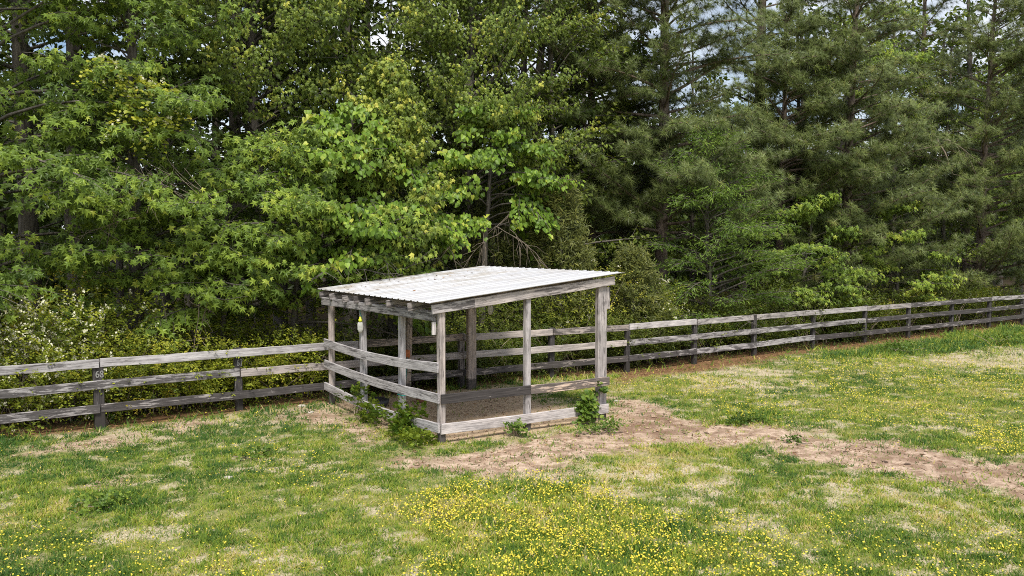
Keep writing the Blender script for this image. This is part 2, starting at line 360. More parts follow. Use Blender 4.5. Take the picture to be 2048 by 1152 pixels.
SPEC = dict(
    gum=dict(shape='star', size=(.125, .195), mat='L_GUM', dens=28, e0=(5, 40), e1=(-25, 12), up=.5, out=1.1, rnd=.45, tip=(.35, -.75), bark='B_HARD', tw=8, tint=.42),
    maple=dict(shape='maple', size=(.085, .135), mat='L_MAPLE', dens=46, e0=(5, 40), e1=(5, 50), up=.3, out=1.0, rnd=.5, tip=(.3, -1.0), bark='B_HARD', tw=8, tint=.42),
    heart=dict(shape='heart', size=(.09, .145), mat='L_HEART', dens=38, e0=(5, 45), e1=(-55, -5), up=.35, out=.9, rnd=.35, tip=(.15, -1.0), bark='B_HARD', tw=8, tint=.5),
    oak=dict(shape='narrow', size=(.11, .17), mat='L_NARROW', dens=46, e0=(5, 40), e1=(-20, 15), up=.7, out=.4, rnd=.7, tip=(.9, -.25), bark='B_HARD', tw=8, tint=.45),
    wild=dict(shape='oval', size=(.14, .24), mat='L_BACK', dens=26, e0=(5, 45), e1=(-15, 25), up=.6, out=.4, rnd=.6, tip=(.6, -.4), bark='B_HARD', tw=7, tint=.45))
MATS = dict(L_GUM=L_GUM, L_MAPLE=L_MAPLE, L_HEART=L_HEART, L_NARROW=L_NARROW, L_BACK=L_BACK, L_PINE=L_PINE, L_CEDAR=L_CEDAR, B_HARD=B_HARD, B_PINE=B_PINE)
def trunk_path(rng, h, lean, n=9, wob=.12):
    z = np.linspace(-.1, h, n); w = np.cumsum(rng.normal(0, wob, (n, 2)), 0) * (z[:, None] / h) * .8
    w -= w[:1]
    return np.stack([w[:, 0] + lean[0] * z / h, w[:, 1] + lean[1] * z / h, z], 1)
def leaf_filter(rng, zvis, pos):
    def f(P, S):
        high = P[:, 2] > zvis; keep = ~high | (rng.random(len(P)) < .3)
        S = np.where(high, S * 1.7, S)
        back = (P @ OPEN) < -.9
        keep &= ~back | (rng.random(len(P)) < .55)
        X, Y = P[:, 0] + pos[0], P[:, 1] + pos[1]
        keep &= ~((Y < fence_y(X) + .12) & (P[:, 2] < 2.45))              # browsed off above the fence
        du, dv = X - A0[0], Y - A0[1]; u, v = du * U[0] + dv * U[1], du * VV[0] + dv * VV[1]
        keep &= ~((u > -.5) & (u < 3.8) & (v > -.4) & (v < 4.75) & (P[:, 2] < 2.62 + .12 * u))
        return keep, S
    return f
def tree(name, label, cat, pos, h, base, Rr, kind, nb, seed, lean=(0, 0), bias=.75, r0=None, group=None, tint=0.0, size=1.0, prof=1.8, zmax=None, tips=.0):
    rng = R_(seed); S = SPEC[kind]
    t = thing(name, label, cat, (pos[0], pos[1], 0), 0, group)
    r0 = r0 or .012 * h + .02
    tp = trunk_path(rng, h, lean)
    tb = Tubes(); tb.add(tp, np.linspace(r0 * 1.15, r0 * .25, len(tp)), 8)
    lv = Leaves()
    zv = zmax or (HC + .30 * math.hypot(*pos) + .8)
    a0 = math.atan2(OPEN[1], OPEN[0])
    az = rng.random() * 6.28
    for k in range(nb):
        s = ((k + rng.random()) / nb); z = base + (h - base) * s
        for _ in range(9):
            az += 2.4 + rng.normal(0, .5)
            if rng.random() < (1 + bias * math.cos(az - a0)) / (1 + bias): break
        o = np.array([np.interp(z, tp[:, 2], tp[:, 0]), np.interp(z, tp[:, 2], tp[:, 1]), z])
        L = Rr * (1 - s ** prof) ** .75 * rng.uniform(.62, 1.12) + .25
        e0 = math.radians(rng.uniform(*S['e0']) + 28 * s); e1 = math.radians(rng.uniform(*S['e1']) + 25 * s)
        n = 6; q = np.linspace(0, 1, n); pts = [o]; a = az; cur = o
        for i in range(1, n):
            a += rng.normal(0, .10); cur = cur + dirv(a, e0 + (e1 - e0) * q[i]) * L / (n - 1); pts.append(cur)
        pts = np.array(pts)
        rb = max(.012, .010 * L + .006)
        tb.add(pts, np.linspace(rb, .006, n), 4)
        nt_ = max(3, int(S['tw'] * (.5 + .28 * L)))
        for j in range(nt_):
            f = 1.0 if j == 0 else .25 + .75 * (j / nt_) ** .8
            b0 = np.array([np.interp(f, q, pts[:, c]) for c in range(3)])
            lt = (.30 + .42 * L * (1.15 - f)) * rng.uniform(.7, 1.15)
            ta = a + (0 if j == 0 else (1 if j % 2 else -1) * rng.uniform(.5, 1.25))
            te = e0 + (e1 - e0) * f + rng.normal(.05, .22)
            d = dirv(ta, te); d2 = dirv(ta, te + (e1 - e0) * .5)
            m_ = max(4, int(lt * S['dens'] * rng.uniform(.8, 1.2)))
            ss = (np.arange(m_) + rng.random(m_)) / m_
            P = b0 + d * lt * ss[:, None] + (d2 - d) * lt * (ss[:, None] ** 2) * .5
            tb.add(np.array([b0, b0 + d * lt * .5 + (d2 - d) * lt * .125, b0 + d * lt + (d2 - d) * lt * .5]), np.array([.008, .006, .003]), 3)
            side = nrm(np.cross(d, (0, 0, 1.0)))
            P = P + side * rng.normal(0, .07 + .05 * lt, m_)[:, None] + np.array([0, 0, 1.0]) * rng.normal(-.02, .05, m_)[:, None]
            outw = nrm(np.array([d[0], d[1], 0]) * .6 + OPEN * .6)
            Nn = np.array([0, 0, S['up']]) + outw * S['out'] + rng.normal(0, S['rnd'], (m_, 3))
            hd = nrm(np.array([d[0], d[1], 0]) + 1e-6)
            D = hd * S['tip'][0] + side * (rng.normal(0, .45, m_)[:, None]) + np.array([0, 0, S['tip'][1]]) + rng.normal(0, .15, (m_, 3))
            tt = S['tint'] + tint + rng.normal(0, .17, m_) + .16 * (ss - .5) + rng.normal(0, .13)
            if tips and f > .9 and k % 5 < 2: tt = tt + np.clip((ss - .55) * 1.1, 0, .5) * tips
            sz = rng.uniform(*S['size'], m_) * size * np.where(ss > .88, .75, 1)
            lv.add(P, D, Nn, sz, tt)
    tb.build('trunk', MATS[S['bark']], t)
    lv.build('crown', S['shape'], MATS[S['mat']], t, leaf_filter(rng, zv, pos))
    return t
def pine(name, label, pos, h, base, Rr, nb, seed, bias=.6, r0=.2, tint=0.0, group=None, per=62, lean=(0, 0), az_c=None, prof=1.6):
    rng = R_(seed); t = thing(name, label, 'pine tree', (pos[0], pos[1], 0), 0, group)
    tp = trunk_path(rng, h, lean, 9, .06); tb = Tubes(); tb.add(tp, np.linspace(r0 * 1.1, r0 * .3, len(tp)), 10)
    lv = Leaves(); zv = HC + .30 * math.hypot(*pos) + 1.0
    a0 = math.atan2(OPEN[1], OPEN[0]); az = rng.random() * 6.28
    for k in range(nb):
        s = (k + rng.random()) / nb; z = base + (h - base) * s
        for _ in range(9):
            az += 2.4 + rng.normal(0, .5)
            if rng.random() < (1 + bias * math.cos(az - a0)) / (1 + bias): break
        o = np.array([np.interp(z, tp[:, 2], tp[:, 0]), np.interp(z, tp[:, 2], tp[:, 1]), z])
        L = Rr * (1 - s ** prof) ** .7 * rng.uniform(.6, 1.1) + .4
        e0 = math.radians(rng.uniform(-8, 22) + 25 * s); e1 = math.radians(rng.uniform(-12, 38))
        n = 6; q = np.linspace(0, 1, n); pts = [o]; a = az; cur = o
        for i in range(1, n):
            a += rng.normal(0, .12); cur = cur + dirv(a, e0 + (e1 - e0) * q[i]) * L / (n - 1); pts.append(cur)
        pts = np.array(pts); tb.add(pts, np.linspace(.014 * L + .012, .008, n), 5)
        nt_ = max(5, int(4 + 4.2 * L))
        for j in range(nt_):
            f = 1.0 if j == 0 else .28 + .72 * (j / nt_)
            b0 = np.array([np.interp(f, q, pts[:, c]) for c in range(3)])
            lt = (.26 + .22 * L * (1.15 - f)) * rng.uniform(.7, 1.2)
            ta = a + (0 if j == 0 else (1 if j % 2 else -1) * rng.uniform(.35, 1.2)); te = e0 + (e1 - e0) * f + rng.normal(.12, .25)
            d = dirv(ta, te); tb.add(np.array([b0, b0 + d * lt]), np.array([.009, .006]), 3)
            for u in np.arange(lt, 0.05, -.21):
                c = b0 + d * u; tip = u > lt - .01
                if c[2] > zv and rng.random() < .72: continue
                m_ = int(per * rng.uniform(.8, 1.2)) if tip else int(per * .62)
                th = rng.random(m_) * 6.283
                cosp = rng.uniform(.05 if tip else .1, 1.0 if tip else .75, m_); sinp = np.sqrt(1 - cosp ** 2)
                a1 = nrm(np.cross(d, (0, 0, 1.0))); b1 = np.cross(d, a1)
                D = d * cosp[:, None] + (a1 * np.cos(th)[:, None] + b1 * np.sin(th)[:, None]) * sinp[:, None]
                D[:, 2] -= .12
                P = c + d * rng.uniform(-.05, .02, m_)[:, None]
                Nn = OPEN * .8 + np.array([0, 0, .8]) + rng.normal(0, .45, (m_, 3))
                tt = .45 + tint + rng.normal(0, .10, m_) + rng.normal(0, .13)
                lv.add(P, D, Nn, rng.uniform(.20, .29, m_), tt)
                if tip and rng.random() < .22:                       # a spring candle
                    m2 = 9; D2 = np.array([0, 0, 1.0]) + rng.normal(0, .12, (m2, 3))
                    lv.add(np.repeat(c[None], m2, 0), D2, rng.normal(0, 1, (m2, 3)), rng.uniform(.10, .16, m2), np.full(m2, .97))
    tb.build('trunk', B_PINE, t)
    P, D, Nn, S_, tt = lv.cat()
    lv.P, lv.D, lv.Nn, lv.S, lv.t = [P], [D], [Nn], [S_], [tt]
    LEAF['needle'] = (np.array([(-.024, 0, 0), (.024, 0, 0), (0, 1, 0)], float), np.array([[0, 1, 2]]))
    lv.build('crown', 'needle', L_PINE, t)
    return t
def sprays(lv, rng, P, D, k, L, sz, t, flat=.5, droop=.25):
    """short leafy shoots: k leaves in two ranks along each of the given starts and directions"""
    n = len(P); D = nrm(D); side = nrm(np.cross(D, np.array([0, 0, 1.0])) + 1e-6); up = np.cross(side, D)
    L = L * rng.uniform(.6, 1.2, n)
    for i in range(k):
        s = (i + .6) / k
        Q = P + D * (L * s)[:, None] - np.array([0, 0, 1.0]) * (droop * L * s * s)[:, None]
        sg = 1 if i % 2 else -1
        dd = D * .55 + side * sg * .8 + rng.normal(0, .25, (n, 3))
        nn = up * flat + np.array([0, 0, .5]) + OPEN * .6 + rng.normal(0, .4, (n, 3))
        lv.add(Q, dd, nn, rng.uniform(*sz, n) * (1.1 - .35 * s), t + rng.normal(0, .10, n) + .18 * (s - .5))
def blob_points(rng, blobs, n):
    """points through the outer shell of a set of ellipsoids (x, y, z, rx, ry, rz)"""
    B = np.array(blobs, float); w = (B[:, 3] * B[:, 5]); w /= w.sum()
    i = rng.choice(len(B), n, p=w); d = nrm(rng.normal(0, 1, (n, 3))); r = rng.uniform(.45, 1.0, n) ** .6
    P = B[i, :3] + d * B[i, 3:] * r[:, None]; D = d * .8 + np.array([0, 0, .35]) + rng.normal(0, .35, (n, 3))
    k = P[:, 2] > .03
    return P[k], D[k], i[k]
def shrub_mesh(rng, w, dpt, h, n, sz, k=7, L=.34, shape='oval', tint=.45, flowers=0, nb=9, mat=L_PRIVET, low=True, flat=.5):
    blobs = []
    for b in range(nb):
        zz = rng.uniform(.18 if low else .4, .78) * h
        blobs.append((rng.uniform(-.5, .5) * w, rng.uniform(-.5, .5) * dpt, zz, rng.uniform(.22, .36) * w, rng.uniform(.3, .45) * dpt, rng.uniform(.16, .30) * h))
    lv = Leaves(); P, D, bi = blob_points(rng, blobs, n)
    bt_ = rng.normal(0, .17, nb)
    sprays(lv, rng, P, D, k, L, sz, tint + bt_[bi] + rng.normal(0, .07, len(P)), flat)
    tb = Tubes()
    for j in range(max(5, n // 60)):
        a = rng.random() * 6.28; q = np.linspace(0, 1, 5); rr = rng.uniform(.2, .55)
        pts = np.stack([q * math.cos(a) * w * rr * q, q * math.sin(a) * dpt * rr * q, q * h * rng.uniform(.55, .95) - .05], 1) + np.array([rng.normal(0, w * .15), rng.normal(0, dpt * .1), 0])
        tb.add(pts, np.linspace(.016, .004, 5), 4)
    fl = None
    if flowers:
        fl = Leaves(); kk = rng.choice(len(P), flowers, replace=len(P) < flowers); C = P[kk] + nrm(D[kk]) * .22
        hot = rng.random(len(P))
        for j in range(5):
            a = rng.normal(0, 1, (len(C), 3)) + np.array([0, 0, .6]) + OPEN * .5
            fl.add(C + rng.normal(0, .02, C.shape), a, rng.normal(0, 1, C.shape) + OPEN, rng.uniform(.035, .058, len(C)), np.zeros(len(C)))
    return lv, tb, fl
def shrub(name, label, cat, pos, w, dpt, h, n, sz, seed, rz=None, shape='oval', mat=L_PRIVET, group=None, **kw):
    rng = R_(seed); lv, tb, fl = shrub_mesh(rng, w, dpt, h, n, sz, mat=mat, **kw)
    t = thing(name, label, cat, (pos[0], pos[1], 0), math.atan2(T[1], T[0]) if rz is None else rz, group)
    tb.build('stems', B_TWIG, t); lv.build('foliage', shape, mat, t)
    if fl is not None: fl.build('blossoms', 'bract', M_WHITE, t)
    return t
def dup(t, loc, rz, label=None, group=None, scale=1.0, name=None):
    r = t.copy(); col.objects.link(r); r.location = loc; r.rotation_euler = (0, 0, rz); r.scale = (scale,) * 3
    if name: r.name = name
    if label: r['label'] = label
    if group: r['group'] = group
    for ch in list(t.children):
        c = ch.copy(); col.objects.link(c); c.parent = r
        for g_ in list(ch.children):
            d = g_.copy(); col.objects.link(d); d.parent = c
    return r
# ------------------------------------------------------------------ timber
def board(name, p0, p1, h, th, parent, colr, mat=M_WOOD, sag=0.0, wave=.0022, seed=0, cut=0.0):
    """sawn board from p0 to p1 (centre of its cross-section); local x runs along the grain"""
    p0, p1 = np.array(p0, float), np.array(p1, float); d = p1 - p0; L = np.linalg.norm(d); x = d / L
    up = np.array([0, 0, 1.0]) if abs(x[2]) < .9 else np.array([1.0, 0, 0])
    y = nrm(np.cross(up, x)); z = np.cross(x, y)
    rng = R_(seed + int(abs(p0[0] * 91 + p1[1] * 57 + p0[2] * 131) * 10) % 99991)
    n = max(4, int(L / .22)); c = min(.006, th * .2)
    prof = np.array([(-th / 2 + c, -h / 2), (th / 2 - c, -h / 2), (th / 2, -h / 2 + c), (th / 2, h / 2 - c), (th / 2 - c, h / 2), (-th / 2 + c, h / 2), (-th / 2, h / 2 - c), (-th / 2, -h / 2 + c)])
    q = np.linspace(0, 1, n + 1); V = []
    w1 = np.cumsum(rng.normal(0, wave, n + 1)); w1 -= np.linspace(w1[0], w1[-1], n + 1); w2 = np.cumsum(rng.normal(0, wave * .6, n + 1)); w2 -= np.linspace(w2[0], w2[-1], n + 1)
    for i, s in enumerate(q):
        e = prof.copy(); e[:, 1] += np.where(e[:, 1] > 0, rng.normal(0, wave * .6), rng.normal(0, wave * .6))
        V += [(s * L + (cut * (b / h) if i in (0, n) else 0), a + w2[i], b + w1[i] - sag * math.sin(math.pi * s)) for a, b in e]
    Fc = [[i * 8 + j, (i + 1) * 8 + j, (i + 1) * 8 + (j + 1) % 8, i * 8 + (j + 1) % 8] for i in range(n) for j in range(8)]
    Fc += [list(range(8)), list(range(n * 8 + 7, n * 8 - 1, -1))]
    o = build(name, V, Fc, mat, parent)
    o.matrix_local = Matrix(((x[0], y[0], z[0], p0[0]), (x[1], y[1], z[1], p0[1]), (x[2], y[2], z[2], p0[2]), (0, 0, 0, 1)))
    o.color = (*colr, 1)
    return o
def post(name, xy, h, w, dp, parent, colr, rz=0.0, lean=(0, 0), rnd=False, seed=0):
    """upright timber; local x points up, so the grain runs upward"""
    rng = R_(seed + 5); n = 8; sides = 12 if rnd else 8; c = .012
    if rnd: prof = np.array([(math.cos(a) * w / 2, math.sin(a) * dp / 2) for a in np.linspace(0, 2 * math.pi, 12, endpoint=False)])
    else: prof = np.array([(-w / 2 + c, -dp / 2), (w / 2 - c, -dp / 2), (w / 2, -dp / 2 + c), (w / 2, dp / 2 - c), (w / 2 - c, dp / 2), (-w / 2 + c, dp / 2), (-w / 2, dp / 2 - c), (-w / 2, -dp / 2 + c)])
    V = []
    for i in range(n + 1):
        s = i / n; x = -.15 + (h + .15) * s
        k = 1 + rng.normal(0, .012)
        V += [(x, a * k + lean[0] * s, b * k + lean[1] * s) for a, b in prof]
    S = sides
    Fc = [[i * S + j, i * S + (j + 1) % S, (i + 1) * S + (j + 1) % S, (i + 1) * S + j] for i in range(n) for j in range(S)]
    Fc += [list(range(S - 1, -1, -1)), list(range(n * S, n * S + S))]
    o = build(name, V, Fc, M_POST, parent, smooth_=rnd)
    ca, sa = math.cos(rz), math.sin(rz)          # local y -> (ca,sa), local z -> (-sa,ca), local x -> up
    o.matrix_local = Matrix(((0, ca, -sa, xy[0]), (0, sa, ca, xy[1]), (1, 0, 0, 0), (0, 0, 0, 1)))
    o.color = (*colr, 1)
    return o

# ------------------------------------------------------------------ run-in shed (local x = U, local y = VV)
shed = thing('run_in_shed', 'open sided weathered timber animal shelter with a pale ribbed metal roof', 'shed', (A0[0], A0[1], 0), math.atan2(U[1], U[0]))
def rz_(u): return 2.2 + (u + .25) * .1015
G1, G2, G3 = (.10, .95, .25), (.18, .88, .15), (.32, .8, .3)
for nm, (u, v), h, w, d, cl, rd, ln in [
        ('post', (0, 0), 2.14, .105, .105, (.22, .88, .45), False, (0, 0)), ('post', (1.62, 0), 2.30, .105, .10, (.24, .85, .15), False, (0, 0)),
        ('post', (3.22, .02), 2.46, .19, .11, (.28, .84, .25), False, (0, 0)), ('post', (0.0, 1.36), 2.06, .105, .10, (.14, .92, .0), False, (0, 0)),
        ('post', (-.10, 2.70), 2.06, .11, .10, (.14, .92, .0), False, (-.02, 0)), ('post', (-.19, 4.02), 2.06, .125, .125, (.12, .9, .55), True, (0, 0)),
        ('post', (1.50, 4.16), 2.3, .11, .10, (.14, .75, .9), False, (.08, .0)), ('post', (2.93, 3.98), 2.44, .20, .11, (.2, .8, .8), False, (0, 0))]:
    post(nm, (u, v), h, w, d, shed, cl, 0, ln, rd, seed=int(u * 50 + v * 9) + 20)
# rails on the left side, nailed outside the posts
board('rail', (-.275, 4.17, 1.19), (-.075, -.03, 1.19), .155, .036, shed, (.22, .92, .05), sag=.075)
board('rail', (-.275, 4.17, .78), (-.075, -.06, .71), .155, .036, shed, (.26, .90, .08), sag=.055)
board('rail', (-.275, 4.17, .34), (-.075, -.06, .25), .155, .036, shed, (.16, .95, .1), sag=.08)
# rails on the front
a_ = board('rail', (-.045, -.075, .70), (1.63, -.075, .69), .15, .036, shed, (1.0, .72, .3)); a_['label'] = 'rail with most of its black paint'
a_ = board('rail', (1.64, -.075, .69), (3.33, -.075, .685), .15, .036, shed, (.60, 1.1, 1.0)); a_['label'] = 'rail with peeling black paint'
board('rail', (-.045, -.075, .235), (3.31, -.075, .20), .165, .036, shed, (.02, 1.12, .25))
# beams and rafters
board('beam', (-.30, 4.20, 2.0), (-.085, .05, 1.975), .145, .04, shed, (.40, .78, .1))
board('beam', (-.15, 4.20, 2.0), (.07, .12, 1.975), .145, .04, shed, (.2, .75, .2))
board('beam', (3.10, 4.2, 2.41), (3.10, .08, 2.41), .14, .04, shed, (.3, .6, .4))
for v in (4.30, 3.72, 3.08, 2.62, 2.12, 1.30, .52):
    j = (v * 7.7) % 1 * .06
    board('rafter', (-.31 - j, v, rz_(-.31 - j) - .092), (3.42, v, rz_(3.42) - .092), .125, .04, shed, (.5, .66, .3))  # rafter colour darkened to stand in for shade under the roof overhang
board('fascia', (-.205, -.085, rz_(-.205) - .105), (.55, -.085, rz_(.55) - .105), .145, .036, shed, (.45, .88, .2))
board('fascia', (.555, -.083, rz_(.555) - .11), (3.43, -.083, rz_(3.43) - .115), .15, .036, shed, (.34, .92, .35))
board('brace', (-.115, .02, 1.70), (-.115, .02, 1.90), .07, .03, shed, (.0, 1.1, .2))
board('brace', (3.36, .0, 1.96), (3.36, .0, 2.34), .08, .03, shed, (.35, 1.0, .3))
# ribbed metal sheet: three small ribs in every 0.23 m
m, nt, out = newmat('roof_metal')
tc = nd(nt, 'ShaderNodeTexCoord'); mp = nd(nt, 'ShaderNodeMapping'); mp.inputs['Scale'].default_value = (1.2, 14, 1); nt.links.new(tc.outputs['Object'], mp.inputs[0])
n1 = noise(nt, mp.outputs[0], 1.0, 5, .6); n2 = noise(nt, tc.outputs['Object'], 5, 5, .6); n3 = noise(nt, tc.outputs['Object'], 28, 3, .5)
c = ramp(nt, [(.3, (.47, .47, .49)), (.6, (.58, .58, .595))], n1).outputs[0]
c = mixc(nt, math_(nt, 'MULTIPLY', ramp(nt, [(.55, (0, 0, 0)), (.7, (1, 1, 1))], n2).outputs[0], .22), c, (.45, .43, .42))
sx = nd(nt, 'ShaderNodeSeparateXYZ'); nt.links.new(tc.outputs['Object'], sx.inputs[0])
bk = math_(nt, 'MULTIPLY', ramp(nt, [(.45, (0, 0, 0)), (.62, (1, 1, 1))], noise(nt, tc.outputs['Object'], 1.6, 6, .65)).outputs[0], math_(nt, 'MULTIPLY', sx.outputs[1], .2, True))
c = mixc(nt, bk, c, (.34, .29, .22))
c = mixc(nt, ramp(nt, [(.26, (1, 1, 1)), (.30, (0, 0, 0))], n3).outputs[0], c, (.20, .17, .15))
c = mixc(nt, math_(nt, 'MULTIPLY', nd(nt, 'ShaderNodeAttribute', attribute_name='roof_lines').outputs['Fac'], math_(nt, 'ADD', .35, n1)), c, (.13, .125, .13))
p = nd(nt, 'ShaderNodeBsdfPrincipled'); p.inputs['Roughness'].default_value = .42; p.inputs['Metallic'].default_value = .25
nt.links.new(c, p.inputs['Base Color']); nt.links.new(p.outputs[0], out.inputs[0])
M_ROOF = m
def rib(v):  # cross-section height
    q = (v / .225) % 1.0
    if q < .10: return .015 * smooth(0, .05, np.array(q))
    if q < .22: return .015
    if q < .32: return .015 * (1 - smooth(0, .10, np.array(q - .22)))
    return .006 * max(0, math.cos((q - .55) * 2 * math.pi / .10)) * (abs(q - .55) < .025) + .006 * (abs(q - .77) < .03)
vs = np.unique(np.concatenate([np.arange(-.17, 4.56, .0225 / 2), [4.56]])); us = np.linspace(-.27, 3.60, 14)
prof = np.array([float(rib(v)) for v in vs]); rng = R_(4)
dent = rng.normal(0, .0012, (len(us), len(vs)))
dent = (dent + np.roll(dent, 1, 1) + np.roll(dent, 2, 1)) / 2
Vt = np.array([[(u, v, rz_(u) + prof[j] + .004 + .010 * v / 4.5 + dent[i, j] * .5) for j, v in enumerate(vs)] for i, u in enumerate(us)])
Vb = Vt.copy(); Vb[..., 2] -= .0025
nu, nv = len(us), len(vs)
ii = (np.arange(nu - 1)[:, None] * nv + np.arange(nv - 1)[None]).ravel()
top = np.stack([ii, ii + nv, ii + nv + 1, ii + 1], 1); bot = top[:, ::-1] + nu * nv
edge = []
loop = [(0, j) for j in range(nv)] + [(i, nv - 1) for i in range(1, nu)] + [(nu - 1, j) for j in range(nv - 2, -1, -1)] + [(i, 0) for i in range(nu - 2, 0, -1)]
for k in range(len(loop)):
    a, b = loop[k], loop[(k + 1) % len(loop)]; ia, ib = a[0] * nv + a[1], b[0] * nv + b[1]
    edge.append([ia, ib, ib + nu * nv, ia + nu * nv])
build('roof', np.concatenate([Vt.reshape(-1, 3), Vb.reshape(-1, 3)]), np.concatenate([top, bot, np.array(edge)]), M_ROOF, shed, attr=dict(roof_lines=np.tile(np.where(np.abs((vs / .225) % 1 - .37) < .055, 1., 0.) * (.6 + .4 * np.sin(vs * 9.1)) + np.where(np.abs((vs / .9) % 1 - .5) < .010, .4, 0), nu * 2)))  # darker lines along one foot of each rib, fainter ones at sheet laps

# ------------------------------------------------------------------ board fence
fence = thing('board_fence', 'long weathered three rail board fence along the edge of the wood', 'fence', (FP[1][0], FP[1][1], 0))
FO = np.array([FP[1][0], FP[1][1]])
ang = math.atan2(T[1], T[0]); posts = []
for k, pxy in enumerate(FP):
    d = FP[min(k + 1, len(FP) - 1)] - FP[max(k - 1, 0)]; a = math.atan2(d[1], d[0])
    rng = R_(300 + k)
    wv = .165 if k in (1,) else rng.uniform(.12, .135)
    q = pxy + np.array([-d[1], d[0]]) / np.linalg.norm(d) * .085
    posts.append(post('post', q - FO, 1.16 + rng.uniform(-.03, .03), wv, .11, fence, (.85, .62, .15) if k not in (3, 4) else (.5, .7, .4), a, (rng.normal(0, .012), 0 if k in (1, 2) else rng.normal(0, .012)), False, seed=60 + k))
LV = {0: 1.09, 1: .72, 2: .325}
def rail(lv_, k0, k1, colr, f0=0.0, f1=0.0, dz=0.0):
    a, b = FP[k0], FP[k1]; d = (b - a) / np.linalg.norm(b - a); nn = np.array([-d[1], d[0]])
    a = a + d * (.012 + f0) ; b = b - d * (.012 - f1)
    if k1 - k0 == 2:                                  # a sixteen foot board bends round the middle post
        mid = FP[k0 + 1]; s = ((mid - a) @ nn) * .5
        a, b = a + nn * s * .6, b + nn * s * .6
    a, b = a + nn * .008 - FO, b + nn * .008 - FO
    return board('rail', (a[0], a[1], LV[lv_] + dz), (b[0], b[1], LV[lv_] + dz), .148, .030, fence, colr, wave=.0022)
Lt, Md, Dk = (.16, .92, .1), (.55, .8, .15), (.88, .72, .2)
for spec in [(0, 0, 1, (.2, .9, .05)), (0, 1, 3, (.10, 1.0, .05)), (0, 3, 4, (.4, .78, .8)), (0, 4, 5, (.1, .98, .5)), (0, 5, 6, (.45, .78, .5)), (0, 6, 7, (.0, 1.1, .15)), (0, 7, 9, (.3, .85, .25)), (0, 9, 10, (.2, .9, .2)), (0, 10, 11, (.3, .8, .3)), (0, 11, 13, (.62, .75, .2)), (0, 13, 15, (.4, .85, .15)),
             (1, 0, 2, (.52, .80, .1)), (1, 2, 4, (.22, .85, .4)), (1, 4, 6, (.05, .98, .4)), (1, 6, 8, (.45, .80, .15)), (1, 8, 10, (.48, .80, .15)), (1, 10, 12, (.75, .72, .25)), (1, 12, 13, (.8, .7, .25)), (1, 13, 15, (.72, .7, .25)),
             (2, 0, 1, (.60, .78, .2)), (2, 1, 3, (.78, .75, .25)), (2, 3, 4, (.6, .62, .5)), (2, 4, 6, (.74, .72, .55)), (2, 6, 7, (.74, .75, .2)), (2, 7, 8, (.5, .85, .15)), (2, 8, 9, (.38, .9, .1)), (2, 9, 11, (.85, .72, .4)), (2, 11, 13, (.7, .72, .35)), (2, 13, 15, (.8, .7, .3))]:
    cr_ = spec[3]; cr_ = (min(1, cr_[0] + (.0 if spec[0] else .04)), cr_[1] * (.98 if spec[0] else 1.0), cr_[2])
    rail(spec[0], spec[1], spec[2], cr_, dz=R_(spec[0] * 50 + spec[1]).normal(0, .008))
# painted post numbers
M_PAINT = plain('faded_white_paint', (.27, .265, .255), .85, var=.6, scale=90)
DIG = {'6': [(.8, .95), (.4, .9), (.12, .6), (.08, .3), (.25, .05), (.6, .02), (.88, .22), (.82, .48), (.5, .56), (.15, .4)],
       '8': [(.52, .5), (.12, .70), (.22, .93), (.5, 1.0), (.8, .93), (.85, .68), (.5, .5), (.12, .3), (.2, .05), (.5, 0), (.82, .06), (.88, .3), (.5, .5)],
       '7': [(.05, .98), (.92, .98), (.6, .5), (.45, 0)]}
def number(txt, k, zc, hh, wv, dw):
    V, Fc = [], []
    for ci, ch in enumerate(txt):
        pts = np.array(DIG[ch]); s = np.linspace(0, len(pts) - 1, 28)
        pts = np.stack([np.interp(s, range(len(pts)), pts[:, c]) for c in (0, 1)], 1)
        pts = pts * [dw, hh] + [-dw - .006 + ci * (dw + .012), zc - hh / 2]
        t_ = nrm(np.gradient(pts, axis=0)); nn = np.stack([-t_[:, 1], t_[:, 0]], 1) * .008
        b0 = len(V)
        for (a, b), (c1, d1) in zip(pts, nn):
            for yy in (-wv, -wv + .004): V += [(a + c1, yy, b + d1), (a - c1, yy, b - d1)]
        for i in range(len(pts) - 1):
            q = b0 + i * 4
            for f in ((0, 1, 5, 4), (2, 6, 7, 3), (0, 4, 6, 2), (1, 3, 7, 5)): Fc.append([q + x for x in f])
    # post local frame: x up, y along the fence, z away from the pasture
    V = [(z, x, y) for x, y, z in V]
    return build('painted_number', V, Fc, M_PAINT, posts[k])
number('68', 1, .905, .105, .066, .055); number('67', 2, .90, .115, .066, .042)
posts[1]['label'] = 'wide post with a painted 68'; posts[2]['label'] = 'post with a painted 67'

